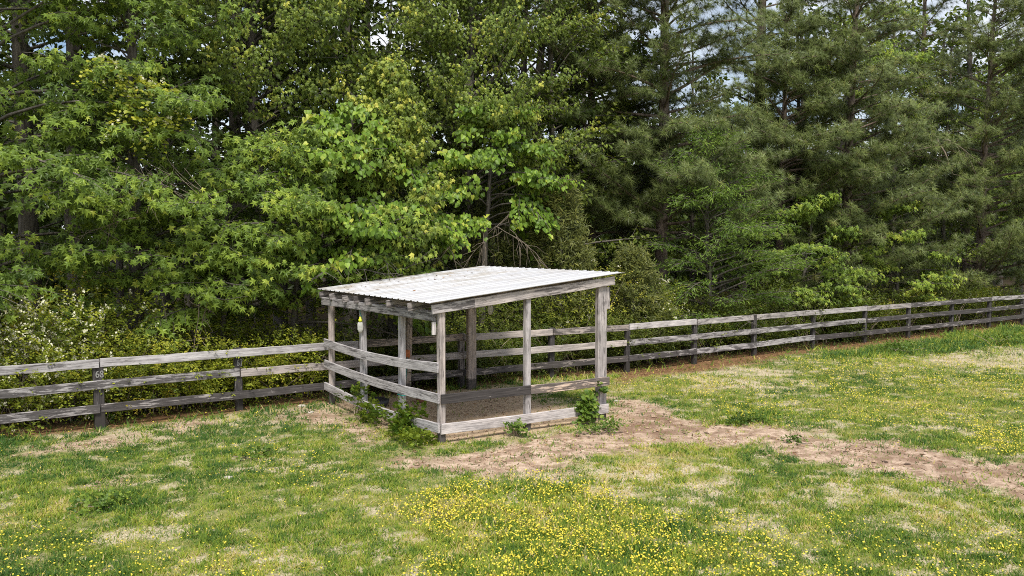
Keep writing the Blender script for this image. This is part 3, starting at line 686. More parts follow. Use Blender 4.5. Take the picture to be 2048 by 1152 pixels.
# ------------------------------------------------------------------ small things in and on the shed
M_BAG = plain('clear_plastic_bag', (.70, .70, .66), .25, trans=.35, var=.2, scale=14)
M_CAP = plain('yellow_plastic', (.62, .66, .04), .35)
M_TEAL = plain('teal_twine', (.03, .28, .26), .8)
M_RUST = plain('orange_salt_block', (.50, .15, .05), .7, var=.3)
M_RUBBER = plain('black_rubber', (.025, .026, .030), .55)
M_CLAY = plain('fired_clay', (.24, .10, .06), .85, var=.3)
M_STONE = plain('pale_stone', (.46, .42, .36), .9, var=.25)
M_DUNG = plain('dried_dung', (.075, .048, .032), .95, var=.4, scale=60)
def lathe(prof, sides=20, sx=1.0, sy=1.0, wob=0.0, seed=0):
    rng = R_(seed); V, Fc = [], []
    for r, z in prof:
        for j in range(sides):
            a = j * 2 * math.pi / sides; k = 1 + (rng.normal(0, wob) if wob else 0)
            V.append((r * math.cos(a) * sx * k, r * math.sin(a) * sy * k, z))
    for i in range(len(prof) - 1):
        for j in range(sides): Fc.append([i * sides + j, i * sides + (j + 1) % sides, (i + 1) * sides + (j + 1) % sides, (i + 1) * sides + j])
    Fc += [list(range(sides - 1, -1, -1)), list(range((len(prof) - 1) * sides, len(prof) * sides))]
    return V, Fc
def w3(u, v, z): q = sh(u, v); return (q[0], q[1], z)
BAG = [(.004, -.20), (.036, -.185), (.05, -.14), (.055, -.08), (.045, -.02), (.016, 0)]
tr = thing('fly_trap', 'bag fly trap with yellow cap hanging on a teal string under the left eave', 'fly trap', w3(-.20, 2.62, 1.80))
V, Fc = lathe([(r, z - .09) for r, z in BAG], 18, 1.0, .45, .05, 3); build('bag', V, Fc, M_BAG, tr, smooth_=True)
V, Fc = lathe([(.022, -.095), (.034, -.08), (.034, -.05), (.02, -.045), (.022, -.012), (.010, 0)], 14); build('cap', V, Fc, M_CAP, tr, smooth_=True)
tb = Tubes(); tb.add(np.array([(.02, .04, -.03), (-.01, .03, .08), (-.02, .02, .19), (.0, .02, .31)]), .006, 5); tb.add(np.array([(.0, .02, .31), (.06, .03, .22), (.03, .02, .13), (-.01, .02, .1)]), .006, 5); tb.build('string', M_TEAL, tr)
tr = thing('fly_trap', 'old clear bag fly trap hanging inside the shed beside the front middle post', 'fly trap', w3(1.75, 1.35, 2.05))
V, Fc = lathe([(r * .9, z - .02) for r, z in BAG], 18, .9, .4, .08, 8); build('bag', V, Fc, M_BAG, tr, smooth_=True)
V, Fc = lathe([(.02, -.03), (.03, -.01), (.02, .02)], 12); build('cap', V, Fc, plain('grey_plastic', (.3, .29, .26), .5), tr, smooth_=True)
tb = Tubes(); tb.add(np.array([(0, 0, .01), (.01, 0, .12), (0, 0, .245)]), .004, 4); tb.build('string', B_TWIG, tr)
V, Fc = lathe([(.045, -.085), (.066, -.06), (.07, 0), (.062, .06), (.045, .08)], 14, 1, .9, .05, 2)
lk = build('salt_lick', V, Fc, M_RUST, None, smooth_=True); lk.location = w3(1.44, 4.05, .86); tag(lk, 'small orange salt lick fixed to the leaning back post of the shed', 'salt lick')
tb = Tubes(); aq = np.array(w3(0.06, 1.40, .60)); bq = np.array(w3(1.42, 4.0, .80)); q = np.linspace(0, 1, 9)[:, None]
tb.add(aq + (bq - aq) * q - np.array([0, 0, .12]) * (4 * q * (1 - q)), .006, 5)
for zz in (.56, .59, .62, .65):
    c = np.array(w3(0, 1.36, zz)); th = np.linspace(0, 2 * np.pi, 9); rr = .083
    tb.add(np.stack([c[0] + rr * np.cos(th), c[1] + rr * np.sin(th), c[2] + .012 * np.sin(th * 2 + zz * 90)], 1), .008, 5)
tag(tb.build('twine', M_TEAL), 'teal twine wound on the left middle post and strung to the salt lick', 'twine')
V, Fc = lathe([(.17, .0), (.27, .015), (.31, .07), (.32, .13), (.28, .145), (.22, .14), (.20, .06), (.02, .05)], 28)
fp = build('feed_pan', V, Fc, M_RUBBER, None, smooth_=True); fp.location = w3(.35, 3.35, -.005); tag(fp, 'black rubber feed pan lying on the shed floor near its back', 'feed pan')
V, Fc = lathe([(.05, 0), (.09, .02), (.1, .09), (.085, .13), (.03, .14)], 12, 1.2, .8, .07, 5)
ck = build('clay_block', V, Fc, M_CLAY, None); ck.location = w3(1.35, 3.25, -.01); tag(ck, 'reddish brown clay lump on the shed floor behind the front corner post', 'clay lump')
def clod(name, mat, px, py, r, seed, label, cat, group=None, src=None):
    q = gp(px, py); z = float(hgt(np.array([q[0]]), np.array([q[1]]))[0])
    if src is None:
        rng = R_(seed); bm_ = []
        V, Fc = lathe([(.35, 0), (.85, .12), (1, .4), (.8, .72), (.35, .92)], 11, 1.15, .85, .12, seed)
        o = build(name, np.array(V) * [1, 1, .55], Fc, mat, None, smooth_=True)
    else: o = src.copy(); col.objects.link(o)
    o.location = (q[0], q[1], z - .15 * r); o.scale = (r, r * .9, r); o.rotation_euler = (0, 0, seed * 1.3)
    tag(o, label, cat, group); return o
st = None
for px, py, r, lb in [(604, 812, .09, 'pale stone beside the bare soil between post 67 and the shed'), (455, 955, .075, 'pale flat stone in the grass left of the shed'), (1232, 801, .07, 'pale stone at the edge of the bare path right of the shed'),
                      (1312, 762, .06, 'whitish stone in the grass near the first fence bay right of the shed'), (622, 825, .07, 'second pale stone on the bare soil left of the shed corner'), (870, 782, .05, 'small pale stone on the shed floor')]:
    o = clod('stone', M_STONE, px, py, r, px, lb, 'stone', None, st); st = st or o
dg = None
for px, py, r in [(1413, 866, .07), (1370, 868, .05), (1228, 821, .05), (1222, 833, .06), (1395, 862, .05), (1770, 925, .08), (1740, 932, .06), (1815, 930, .07), (1690, 905, .06), (1935, 708, .12), (1945, 703, .10), (1870, 705, .1), (1590, 880, .06)]:
    o = clod('dung_clod', M_DUNG, px, py, r * .62, px, 'dark dried dung clod on the bare ground', 'dung clod', 'dung clods on the bare ground', dg); dg = dg or o

# ------------------------------------------------------------------ weeds by the shed
def weed(label, uv, w, d, h, n, seed, shape='round', sz=(.05, .09), k=6, L=.15, tint=.45, flat=.4, nb=7, rz=None):
    q = uv; return shrub('weed_clump', label, 'weed', q, w, d, h, n, sz, seed, rz=rz, shape=shape, mat=L_WEED, k=k, L=L, tint=tint, flat=flat, nb=nb)
SR = math.atan2(VV[1], VV[0])
weed('bright green bramble climbing the left rails near the front corner post', sh(-.15, .95), .62, .34, .58, 120, 11, rz=SR, tint=.66)
weed('low bramble spreading over the ground at the front corner post', sh(-.26, .40), .9, .45, .24, 130, 12, rz=SR, tint=.6)
weed('leafy weed clump against the lowest left rail of the shed', sh(-.2, 2.15), .8, .25, .30, 90, 13, rz=SR, tint=.6)
weed('small upright weed beside the second left post of the shed', sh(-.2, 2.75), .5, .3, .55, 60, 14, sz=(.04, .07), rz=SR)
weed('big leaved weed growing up over the lowest front rail', sh(2.74, -.14), .18, .16, .52, 50, 15, sz=(.07, .115), tint=.55, rz=0)
weed('dark leaved weed climbing the front right post of the shed', sh(3.10, -.02), .12, .14, .66, 22, 16, sz=(.07, .10), tint=.4, rz=0)
weed('weed with yellow green leaves left of the front middle post', sh(1.25, -.2), .25, .2, .2, 30, 19, sz=(.035, .06), tint=.6, rz=0)
for px, py, w, h, n, lb in [(235, 1012, .8, .16, 60, 'dark broadleaf weed clump in the grass at lower left'), (500, 915, .5, .13, 40, 'low green weed patch in the grass below post 67'),
                             (1500, 845, .8, .2, 80, 'leafy clump with yellow flowers on the far edge of the path'), (1590, 885, .3, .10, 24, 'small weed tuft standing alone on the bare path'), (215, 848, .4, .4, 40, 'vine sprouting at the foot of post 68'),
                             (1990, 690, 1.6, .55, 160, 'tall green weed patch at the fence on the far right'), (1800, 706, 1.8, .4, 150, 'broad green weed patch along the fence right of the shed'), (1200, 868, .6, .2, 50, 'grassy weed patch below the front right post')]:
    weed(lb, gp(px, py), w, w * .5, h * .8, n, px, sz=(.035, .06))
# ------------------------------------------------------------------ grass and flowers
def scatter(rng, n, y0, y1):
    y = np.sqrt(rng.uniform(y0 * y0, y1 * y1, n)); x = rng.uniform(-.70, .70, n) * y
    return x, y
def grass():
    rng = R_(77); lv = Leaves()
    for y0, y1, n, hh, w in [(6.6, 9.5, 300000, (.024, .068), .085), (9.5, 13.5, 340000, (.026, .070), .11), (13.5, 20, 320000, (.030, .080), .15), (20, 34, 280000, (.035, .10), .20)]:
        x, y = scatter(rng, n, y0, y1)
        pa, inn, st_, li, lu, sp, bt_ = masks(x, y)
        dens = (1 - .93 * pa) * (1 - .985 * inn) * (1 - .5 * st_) * (1 - .85 * li) * (1 - .85 * sp)
        clump = fbm(x * 3.2, y * 3.2, 501, 3)
        fine = fbm(x * 7.5, y * 7.5, 531, 3)
        dens = dens * (.45 + .8 * smooth(.36, .60, clump)) * (.34 + .85 * smooth(.38, .54, fine)); dens = np.maximum(dens, lu)
        k = (rng.random(n) < dens) & (bt_ < 1.2)
        x, y, lu, st_, clump, bt_, sp, fine = x[k], y[k], lu[k], st_[k], clump[k], bt_[k], sp[k], fine[k]; n = len(x)
        fl = np.zeros(n)
        for PP, vv in FLOWER[:1]: fl = np.maximum(fl, vv * (1 - smooth(-.5, .4, sdist(x, y, PP))))
        h_f = 1 + .7 * fl
        big = fbm(x * .5, y * .5, 511, 3)
        h = rng.uniform(*hh, n) * (.65 + .9 * clump) * (1 + .8 * lu) * h_f
        edge_ = smooth(-1.2, -.1, bt_) * smooth(.5, 0, bt_); h *= 1 + .9 * edge_ * (rng.random(n) < .3)
        left = smooth(-1, -5, x) * smooth(9, 12, y)                      # cooler, denser turf on the left
        t = .37 + (big - .5) * 1.0 + .06 * fl + rng.normal(0, .17, n) - .9 * (fbm(x * 5, y * 5, 541, 3) - .5) - .22 * left + .10 * smooth(3, 12, x) - .25 * (clump - .5) + .22 * st_
        t = np.where(rng.random(n) < .05 + .12 * st_ + .1 * sp, rng.uniform(.78, 1, n), t)
        t = np.where(lu > .5, t - .18, t)
        ln = rng.normal(0, .62, (n, 2)); D = np.stack([ln[:, 0], ln[:, 1], np.ones(n)], 1)
        Nn = np.stack([rng.normal(0, 1, n), rng.normal(0, 1, n) - .6, np.full(n, .8)], 1)
        P = np.stack([x, y, hgt(x, y) - .004], 1)
        lv.add(P, D, Nn, h, t)
    # width is tied to length; the blade shape is widened so that it reads at its distance
    LEAF['blade'] = (np.array([(-.10, 0, 0), (.10, 0, 0), (.02, 1, 0)], float), np.array([[0, 1, 2]]))
    return lv
g_ = grass().build('grass', 'blade', L_GRASS, None)
tag(g_, 'short patchy pasture grass with bare and dry spots', 'grass', kind='stuff')
def clover():
    """little flat rosettes and clover leaves between the blades"""
    rng = R_(91); lv = Leaves()
    for y0, y1, n, s in [(6.6, 11, 60000, (.016, .032)), (11, 17, 60000, (.022, .042)), (17, 32, 60000, (.03, .06))]:
        x, y = scatter(rng, n, y0, y1); pa, inn, st_, li, lu, sp, bt_ = masks(x, y)
        cl = fbm(x * 1.7, y * 1.7, 611, 4)
        dens = (1 - .97 * pa) * (1 - .98 * inn) * (1 - .6 * st_) * (1 - .9 * li) * (1 - .85 * sp) * smooth(.42, .62, cl) * (.3 + smooth(.42, .6, fbm(x * 7.5, y * 7.5, 531, 3)))
        k = (rng.random(n) < np.maximum(dens, lu)) & (bt_ < .8); x, y, lu, cl = x[k], y[k], lu[k], cl[k]; n = len(x)
        a = rng.random(n) * 6.28
        P = np.stack([x, y, hgt(x, y) + rng.uniform(.008, .05, n) * (1 + 2.5 * lu)], 1)
        lv.add(P, np.stack([np.cos(a), np.sin(a), rng.normal(.1, .3, n)], 1), np.stack([rng.normal(0, .4, n), rng.normal(0, .4, n) - .15, np.ones(n)], 1), rng.uniform(*s, n), .38 + rng.normal(0, .2, n))
    return lv
c_ = clover().build('clover', 'oval', L_WEED, None); tag(c_, 'clover and small broad leaves spread through the turf', 'clover', kind='stuff')
def buttercups():
    rng = R_(99); n = 480000
    x, y = scatter(rng, n, 6.6, 30)
    wx = (fbm(x * 1.3, y * 1.3, 701) - .5) * 1.3; wy = (fbm(x * 1.3, y * 1.3, 711) - .5) * 1.3
    den = np.zeros(n)
    for P, v in FLOWER: den = np.maximum(den, v * (1 - smooth(-.3, .3, sdist(x + wx, y + wy, P))))
    pa, inn, st_, li, lu, sp, bt_ = masks(x, y)
    den = np.maximum(den, .014) * (.25 + 1.1 * smooth(.40, .62, fbm(x * 2.4, y * 2.4, 721, 3))) * (1 - .96 * pa) * (1 - inn) * (1 - li) * (1 - .5 * sp)
    k = rng.random(n) < den; x, y, den = x[k], y[k], den[k]; n = len(x)
    z0 = hgt(x, y); h = rng.uniform(.05, .15, n); s = rng.uniform(.0065, .0125, n) * (1 + .2 * smooth(12, 22, y))
    V, Fc = [], []
    tilt = rng.normal(0, .45, (n, 2)); tilt[:, 1] -= .15
    nn = nrm(np.stack([tilt[:, 0], tilt[:, 1], np.ones(n)], 1)); a1 = nrm(np.cross(nn, np.array([1.0, 0, 0]))); b1 = np.cross(nn, a1)
    C = np.stack([x + rng.normal(0, .02, n), y + rng.normal(0, .02, n), z0 + h], 1)
    ring = [C - nn * (s * .35)[:, None]]
    for j in range(5):
        th = j * 2 * math.pi / 5; ring.append(C + (a1 * math.cos(th) + b1 * math.sin(th)) * s[:, None])
    W = np.stack(ring, 1); f = np.array([[0, 1 + j, 1 + (j + 1) % 5] for j in range(5)])
    faces = (f[None] + (np.arange(n) * 6)[:, None, None]).reshape(-1, 3)
    o = build('buttercups', W.reshape(-1, 3), faces, M_BUTTER); tag(o, 'thousands of small yellow buttercups in drifts across the pasture', 'buttercups', kind='stuff')
    lv = Leaves(); B = np.stack([x, y, z0 - .005], 1); d = C - B
    lv.P, lv.D, lv.Nn, lv.S, lv.t = [B], [d], [rng.normal(0, 1, (n, 3))], [np.linalg.norm(d, axis=1)], [rng.uniform(.1, .5, n)]
    LEAF['stalk'] = (np.array([(-.03, 0, 0), (.03, 0, 0), (0, 1, 0)], float), np.array([[0, 1, 2]]))
    q = lv.build('buttercup_stalks', 'stalk', L_GRASS, None); tag(q, 'thin green buttercup stalks rising from the turf', 'flower stalks', kind='stuff')
buttercups()
def litter_():
    """twigs, dead needles and leaves lying along the fence and under the wood"""
    rng = R_(123); n = 150000; x, y = scatter(rng, n, 11, 40); pa, inn, st_, li, lu, sp, bt_ = masks(x, y)
    k = (rng.random(n) < np.maximum(li * .9, .10 * st_ + .22 * pa + .16 * inn)) & (bt_ < 6); x, y = x[k], y[k]; n = len(x); lv = Leaves(); a = rng.random(n) * 6.28
    lv.add(np.stack([x, y, hgt(x, y) + rng.uniform(.004, .03, n)], 1), np.stack([np.cos(a), np.sin(a), rng.normal(0, .2, n)], 1), np.stack([rng.normal(0, .4, n), rng.normal(0, .4, n), np.ones(n)], 1), rng.uniform(.03, .13, n), rng.random(n))
    mt = leafmat('dead_needles', [(0, (.07, .038, .02)), (.5, (.22, .115, .055)), (1, (.40, .26, .14))], trans=0, rough=.8, spec=.1)
    o = lv.build('leaf_litter', 'narrow', mt, None); tag(o, 'brown pine straw and dead leaves lying along the fence', 'leaf litter', kind='stuff')
litter_()
def crumbs():
    rng = R_(321); n = 60000; x, y = scatter(rng, n, 8, 26); pa, inn, st_, li, lu, sp, bt_ = masks(x, y)
    k = rng.random(n) < np.maximum(pa * .8, inn * .5) * smooth(.4, .6, fbm(x * 2.2, y * 2.2, 811, 3)) + .03 * pa; x, y = x[k], y[k]; n = len(x)
    V = np.array([(1, 0, 0), (0, 1, 0), (-1, 0, 0), (0, -1, 0), (0, 0, .8), (0, 0, -.8)], float); Fc = np.array([(0, 1, 4), (1, 2, 4), (2, 3, 4), (3, 0, 4), (1, 0, 5), (2, 1, 5), (3, 2, 5), (0, 3, 5)])
    s = rng.gamma(2.0, .0055, n) + .004; a = rng.random(n) * 6.28; ca, sa = np.cos(a)[:, None], np.sin(a)[:, None]
    W = V[None] * rng.uniform(.6, 1.3, (n, 6, 1)); X = W[..., 0] * ca - W[..., 1] * sa; Y = W[..., 0] * sa + W[..., 1] * ca
    W = np.stack([X, Y, W[..., 2]], -1) * s[:, None, None] + np.stack([x, y, hgt(x, y) + s * .3], 1)[:, None]
    o = build('soil_crumbs', W.reshape(-1, 3), (Fc[None] + (np.arange(n) * 6)[:, None, None]).reshape(-1, 3), plain('dry_soil', (.36, .26, .18), .95, var=.45, scale=25, spec=.1))
    tag(o, 'dry soil crumbs strewn over the bare path and shed floor', 'soil', kind='stuff')
    n = 46; u = rng.uniform(-.1, 3.4, n); v = np.minimum(4.4, 4.5 - rng.gamma(1.6, .75, n)); v = np.maximum(v, .3); lv = Leaves(); a = rng.random(n) * 6.28
    P = np.array([[*sh(uu, vv), rz_(uu) + .028] for uu, vv in zip(u, v)])
    lv.add(P, np.stack([np.cos(a), np.sin(a), np.zeros(n)], 1), np.stack([rng.normal(0, .25, n), rng.normal(0, .25, n), np.ones(n)], 1), rng.uniform(.03, .10, n), rng.random(n))
    o = lv.build('fallen_leaves', 'oval', bpy.data.materials['dead_needles'], None); tag(o, 'few dead brown leaves fallen on the pale shed roof', 'fallen leaves', kind='stuff')
crumbs()
# ------------------------------------------------------------------ the wood
b_ = behind
tree('sweetgum_tree', 'tall dark green star leaved sweetgum at the far left edge', 'tree', b_(-25, 2.6), 12.5, 2.2, 3.2, 'gum', 64, 1001, size=1.0, tint=-.03)
tree('sweetgum_tree', 'star leaved sweetgum with bare grey twigs behind post 68', 'tree', b_(270, 2.6), 11.5, 1.9, 2.9, 'gum', 60, 1002, tint=.03)
tree('sweetgum_tree', 'low bright star leaved sweetgum reaching over the left corner of the shed roof', 'tree', b_(585, 1.9), 5.2, 1.4, 2.6, 'gum', 48, 1003, tint=.10, lean=(.3, -.3))
tree('sweetgum_tree', 'small star leaved sweetgum behind post 67', 'tree', b_(440, 1.9), 5.0, 1.5, 2.0, 'gum', 36, 1004, tint=.06)
tree('maple_tree', 'tall red maple with orange tipped shoots above post 67', 'tree', b_(520, 4.6), 13, 5.2, 3.4, 'maple', 84, 1005, tint=.02, tips=1.0)
tree('maple_tree', 'red maple spreading layered branches high above the shed roof', 'tree', b_(930, 4.6), 14, 4.2, 3.4, 'maple', 96, 1006, tint=.02, tips=1.0)
tree('maple_tree', 'slim young maple with yellow tips rising directly behind the shed', 'tree', b_(785, 1.8), 6.9, 2.0, 1.6, 'maple', 62, 1007, size=1.25, tint=.12, tips=.6)
tree('redbud_tree', 'heart leaved redbud hanging over the back left of the shed roof', 'tree', b_(720, 2.0), 6.0, 1.9, 2.2, 'heart', 46, 1008, tint=.08, lean=(.1, -.2))
tree('redbud_tree', 'heart leaved redbud with drooping branches over the middle of the shed', 'tree', b_(960, 2.6), 6.6, 3.3, 2.1, 'heart', 38, 1009, tint=.05)
tree('willow_oak_tree', 'narrow leaved willow oak between the shed and the pines', 'tree', b_(1420, 1.9), 6.2, .9, 2.6, 'oak', 72, 1010, tint=.16)
tree('sweetgum_tree', 'small lime green sweetgum low among the pines on the right', 'tree', b_(1800, 1.7), 5.0, 1.0, 1.9, 'gum', 30, 1011, tint=.24)
tree('sweetgum_tree', 'bright sweetgum crown high between the pine trunks', 'tree', b_(1680, 6.5), 14.5, 8.5, 3.0, 'gum', 36, 1012, tint=.22)
tree('sweetgum_tree', 'shaded sweetgum behind the pines at the far right edge', 'tree', b_(1985, 6.0), 13.5, 2.0, 3.6, 'gum', 66, 1013, tint=.06)
tree('sweetgum_tree', 'shaded low sweetgum under the pines right of the willow oak', 'tree', b_(1600, 2.4), 4.6, .8, 2.0, 'gum', 34, 1014, tint=.1)
pine('pine_tree', 'soft needled pine left of the thick pine trunk, above the shed roof corner', b_(1180, 6.5), 17, 3.2, 3.2, 96, 2001, tint=-.06, r0=.17)
pine('pine_tree', 'thick trunked pine standing behind the first fence bay right of the shed', b_(1322, 4.2), 18, 3.2, 3.5, 112, 2002, r0=.20, tint=-.02)
pine('pine_tree', 'tall pine with a bare dark trunk against the sky gap', b_(1512, 6.0), 19, 4.2, 2.9, 84, 2003, r0=.26)
pine('pine_tree', 'spreading pine with low boughs behind the middle of the right fence', b_(1690, 3.0), 14, 1.4, 3.6, 110, 2004, r0=.2, tint=.03)
pine('pine_tree', 'pale green pine with drooping boughs at the far right', b_(1960, 2.8), 13.5, 1.2, 4.0, 118, 2005, r0=.2, tint=.07)
pine('pine_tree', 'young pine with long boughs between willow oak and spreading pine', b_(1560, 3.6), 11, 4.0, 3.0, 64, 2006, r0=.15, tint=.0)
pine('pine_tree', 'pine at the right edge standing behind the last fence posts', b_(2110, 4.0), 15, 1.4, 3.8, 84, 2007, r0=.2, tint=.02)
pine('pine_tree', 'pine of the second row closing the gap right of the spreading pine', b_(1830, 7.0), 17, 4.0, 3.4, 60, 2008, r0=.2, tint=-.08)
def cedar(label, pos, h, Rr, n, seed, tint=0.0):
    rng = R_(seed); t = thing('cedar_tree', label, 'cedar tree', (pos[0], pos[1], 0)); tb = Tubes(); lv = Leaves()
    tb.add(np.array([(0, 0, -.1), (.03, 0, h * .5), (0, .02, h)]), np.array([.06, .04, .01]), 6)
    z = rng.uniform(.06, 1, n) * h; r = Rr * (1 - (z / h) ** 1.3) * rng.uniform(.45, 1.0, n) + .06; a = rng.random(n) * 6.28; r = r * (.35 + 1.15 * fbm(a * 1.6, z * 2.6, seed, 2))
    P = np.stack([r * np.cos(a), r * np.sin(a), z], 1); D = np.stack([np.cos(a), np.sin(a), rng.uniform(.2, .9, n)], 1)
    bt_ = rng.normal(0, .17, n)
    for i in range(11):
        s = i / 11; Q = P + nrm(D) * .34 * s
        lv.add(Q, D * .7 + rng.normal(0, .55, (n, 3)), rng.normal(0, .5, (n, 3)) + OPEN * .8 + [0, 0, .6], rng.uniform(.09, .17, n), .45 + tint + bt_ + rng.normal(0, .12, n))
    for j in range(30):
        zz = rng.uniform(.1, .9) * h; aa = rng.random() * 6.28; rr = Rr * (1 - (zz / h) ** 1.3) * .8
        tb.add(np.array([(0, 0, zz - .15), (rr * math.cos(aa), rr * math.sin(aa), zz + .1)]), np.array([.015, .005]), 3)
    tb.build('trunk', B_HARD, t); lv.build('crown', 'narrow', L_CEDAR, t); return t
cedar('feathery olive green cedar behind the right half of the shed roof', b_(1120, 2.0), 4.6, 1.3, 1500, 31, .05)
cedar('low feathery cedar behind the right end of the shed roof', b_(1265, 1.5), 2.9, 1.3, 1100, 32, .02)
cedar('dark cedar in the shade behind the middle of the shed roof', b_(985, 3.6), 4.4, 1.6, 900, 33, -.12)
# second row of trunks and crowns, third row further in
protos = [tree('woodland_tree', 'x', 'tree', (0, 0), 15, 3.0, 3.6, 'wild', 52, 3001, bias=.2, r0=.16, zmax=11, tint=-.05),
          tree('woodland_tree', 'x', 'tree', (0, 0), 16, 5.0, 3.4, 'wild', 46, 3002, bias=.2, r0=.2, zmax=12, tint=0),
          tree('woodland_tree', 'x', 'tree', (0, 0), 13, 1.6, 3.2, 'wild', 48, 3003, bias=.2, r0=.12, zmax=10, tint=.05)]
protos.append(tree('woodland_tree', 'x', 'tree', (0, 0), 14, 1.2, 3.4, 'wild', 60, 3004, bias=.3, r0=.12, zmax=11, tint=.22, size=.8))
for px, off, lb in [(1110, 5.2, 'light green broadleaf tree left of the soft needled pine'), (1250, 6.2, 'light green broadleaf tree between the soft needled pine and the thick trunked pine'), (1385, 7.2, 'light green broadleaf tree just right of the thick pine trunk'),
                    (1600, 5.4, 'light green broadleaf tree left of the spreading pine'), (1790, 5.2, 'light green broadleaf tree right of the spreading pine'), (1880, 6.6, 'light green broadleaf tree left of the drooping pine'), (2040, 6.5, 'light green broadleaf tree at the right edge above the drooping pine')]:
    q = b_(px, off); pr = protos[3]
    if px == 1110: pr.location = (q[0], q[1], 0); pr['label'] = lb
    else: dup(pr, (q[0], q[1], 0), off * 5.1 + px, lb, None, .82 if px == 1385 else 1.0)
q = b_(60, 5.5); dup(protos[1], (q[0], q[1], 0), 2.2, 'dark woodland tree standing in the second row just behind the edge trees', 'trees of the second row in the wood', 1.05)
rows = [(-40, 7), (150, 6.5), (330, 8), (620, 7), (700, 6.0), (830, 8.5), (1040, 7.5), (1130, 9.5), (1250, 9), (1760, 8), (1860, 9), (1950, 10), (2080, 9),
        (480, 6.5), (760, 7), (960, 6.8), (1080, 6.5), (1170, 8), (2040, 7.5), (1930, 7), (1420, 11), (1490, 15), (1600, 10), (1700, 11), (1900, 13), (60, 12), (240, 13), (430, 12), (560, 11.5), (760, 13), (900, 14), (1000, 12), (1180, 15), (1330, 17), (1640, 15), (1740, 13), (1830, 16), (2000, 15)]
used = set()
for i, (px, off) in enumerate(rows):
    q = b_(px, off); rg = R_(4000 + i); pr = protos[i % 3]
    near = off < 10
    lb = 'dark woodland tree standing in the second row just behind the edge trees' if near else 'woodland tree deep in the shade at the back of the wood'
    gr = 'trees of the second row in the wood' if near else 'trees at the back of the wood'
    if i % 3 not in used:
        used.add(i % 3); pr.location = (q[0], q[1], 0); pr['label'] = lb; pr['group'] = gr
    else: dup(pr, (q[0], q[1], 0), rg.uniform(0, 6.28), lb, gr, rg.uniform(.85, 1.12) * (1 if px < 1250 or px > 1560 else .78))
def far_wood():
    rng = R_(555); lv = Leaves(); tb = Tubes()
    for k in range(230):
        s = rng.uniform(-25, 85); off = rng.uniform(19, 36); q = np.array([-6.95, 14.24]) + T * s + N * off
        h = rng.uniform(7, 12.0) * (1 if not (8 < s < 24) else .72)
        tb.add(np.array([(q[0], q[1], 0), (q[0] + rng.normal(0, .3), q[1], h * .9)]), np.array([.17, .07]), 5)
        m_ = 520; P = np.stack([rng.normal(0, 1.9, m_), rng.normal(0, 1.5, m_), rng.uniform(0, 1, m_) * h], 1) + [q[0], q[1], 0]
        lv.add(P, rng.normal(0, 1, (m_, 3)), rng.normal(0, .6, (m_, 3)) + [0, 0, .5] + OPEN * .5, rng.uniform(.35, .65, m_), .32 + rng.normal(0, .15, m_))
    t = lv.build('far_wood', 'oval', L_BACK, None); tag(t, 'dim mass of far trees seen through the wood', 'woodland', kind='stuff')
    t = tb.build('far_trunks', B_HARD, None); tag(t, 'dim trunks of the far trees inside the wood', 'tree trunks', kind='stuff')
far_wood()
# shrubs, one broad low one and one taller one for each bay of the fence
bays = ['behind the fence bay at the far left edge', 'behind the fence between posts 68 and 67', 'behind the fence between post 67 and the shed', 'behind the shed between its left back post and leaning post', 'behind the shed between its leaning post and right back post',
        'behind the first whole fence bay right of the shed', 'behind the second fence bay right of the shed', 'behind the third fence bay right of the shed', 'behind the fourth fence bay right of the shed', 'behind the fifth fence bay right of the shed',
        'behind the sixth fence bay right of the shed', 'behind the seventh fence bay right of the shed', 'behind the eighth fence bay right of the shed', 'behind the ninth fence bay right of the shed']
for k, bay in enumerate(bays):
    c = (FP[k] + FP[k + 1]) / 2; wd = np.linalg.norm(FP[k + 1] - FP[k]); rg = R_(700 + k)
    left = k < 3
    q = c + N * .95
    shrub('privet_shrub', ('low yellow green privet ' if left else 'low dull green shrub ') + bay, 'shrub', q, wd * 1.12, 1.1, [1.55, 1.5, 1.35, 1.2, 1.25, 1.35, 1.3, 1.3, 1.35, 1.4, 1.4, 1.5, 1.5, 1.5][k], 1150, (.05, .08) if left else (.05, .085), 800 + k,
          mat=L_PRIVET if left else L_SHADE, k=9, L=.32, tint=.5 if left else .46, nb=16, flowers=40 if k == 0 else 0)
    q = c + N * 2.1
    shrub('tall_shrub', ('tall yellow green shrub ' if left else 'tall shaded shrub ') + bay, 'shrub', q, wd * 1.15, 1.3, [2.6, 2.1, 1.9, 1.6, 1.7, 2.0, 1.9, 1.9, 2.0, 2.1, 2.1, 2.3, 2.4, 2.4][k], 1000, (.06, .10), 900 + k,
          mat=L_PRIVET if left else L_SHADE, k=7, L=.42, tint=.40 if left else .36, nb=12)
shrub('honeysuckle_mound', 'mound of honeysuckle thick with cream flowers at the far left', 'honeysuckle', b_(40, 1.0), 2.0, 1.1, 2.3, 620, (.045, .08), 41, k=8, L=.36, tint=.55, flowers=460, nb=12)
shrub('honeysuckle_mound', 'looser honeysuckle with scattered cream flowers behind the first mound', 'honeysuckle', b_(185, 1.5), 2.0, 1.1, 2.5, 600, (.05, .085), 42, k=8, L=.38, tint=.52, flowers=60, nb=11)
shrub('yellow_privet', 'tall yellow green privet at the left edge above the honeysuckle', 'shrub', b_(-5, 2.6), 1.5, 1.2, 3.5, 560, (.05, .08), 43, k=8, L=.4, tint=.62, nb=10)
shrub('olive_shrub', 'loose olive shrub with yellowish leaves behind the right half of the shed', 'shrub', b_(1175, 1.4), 2.0, 1.0, 2.7, 520, (.045, .075), 44, k=8, L=.4, tint=.62, nb=10, flowers=30)
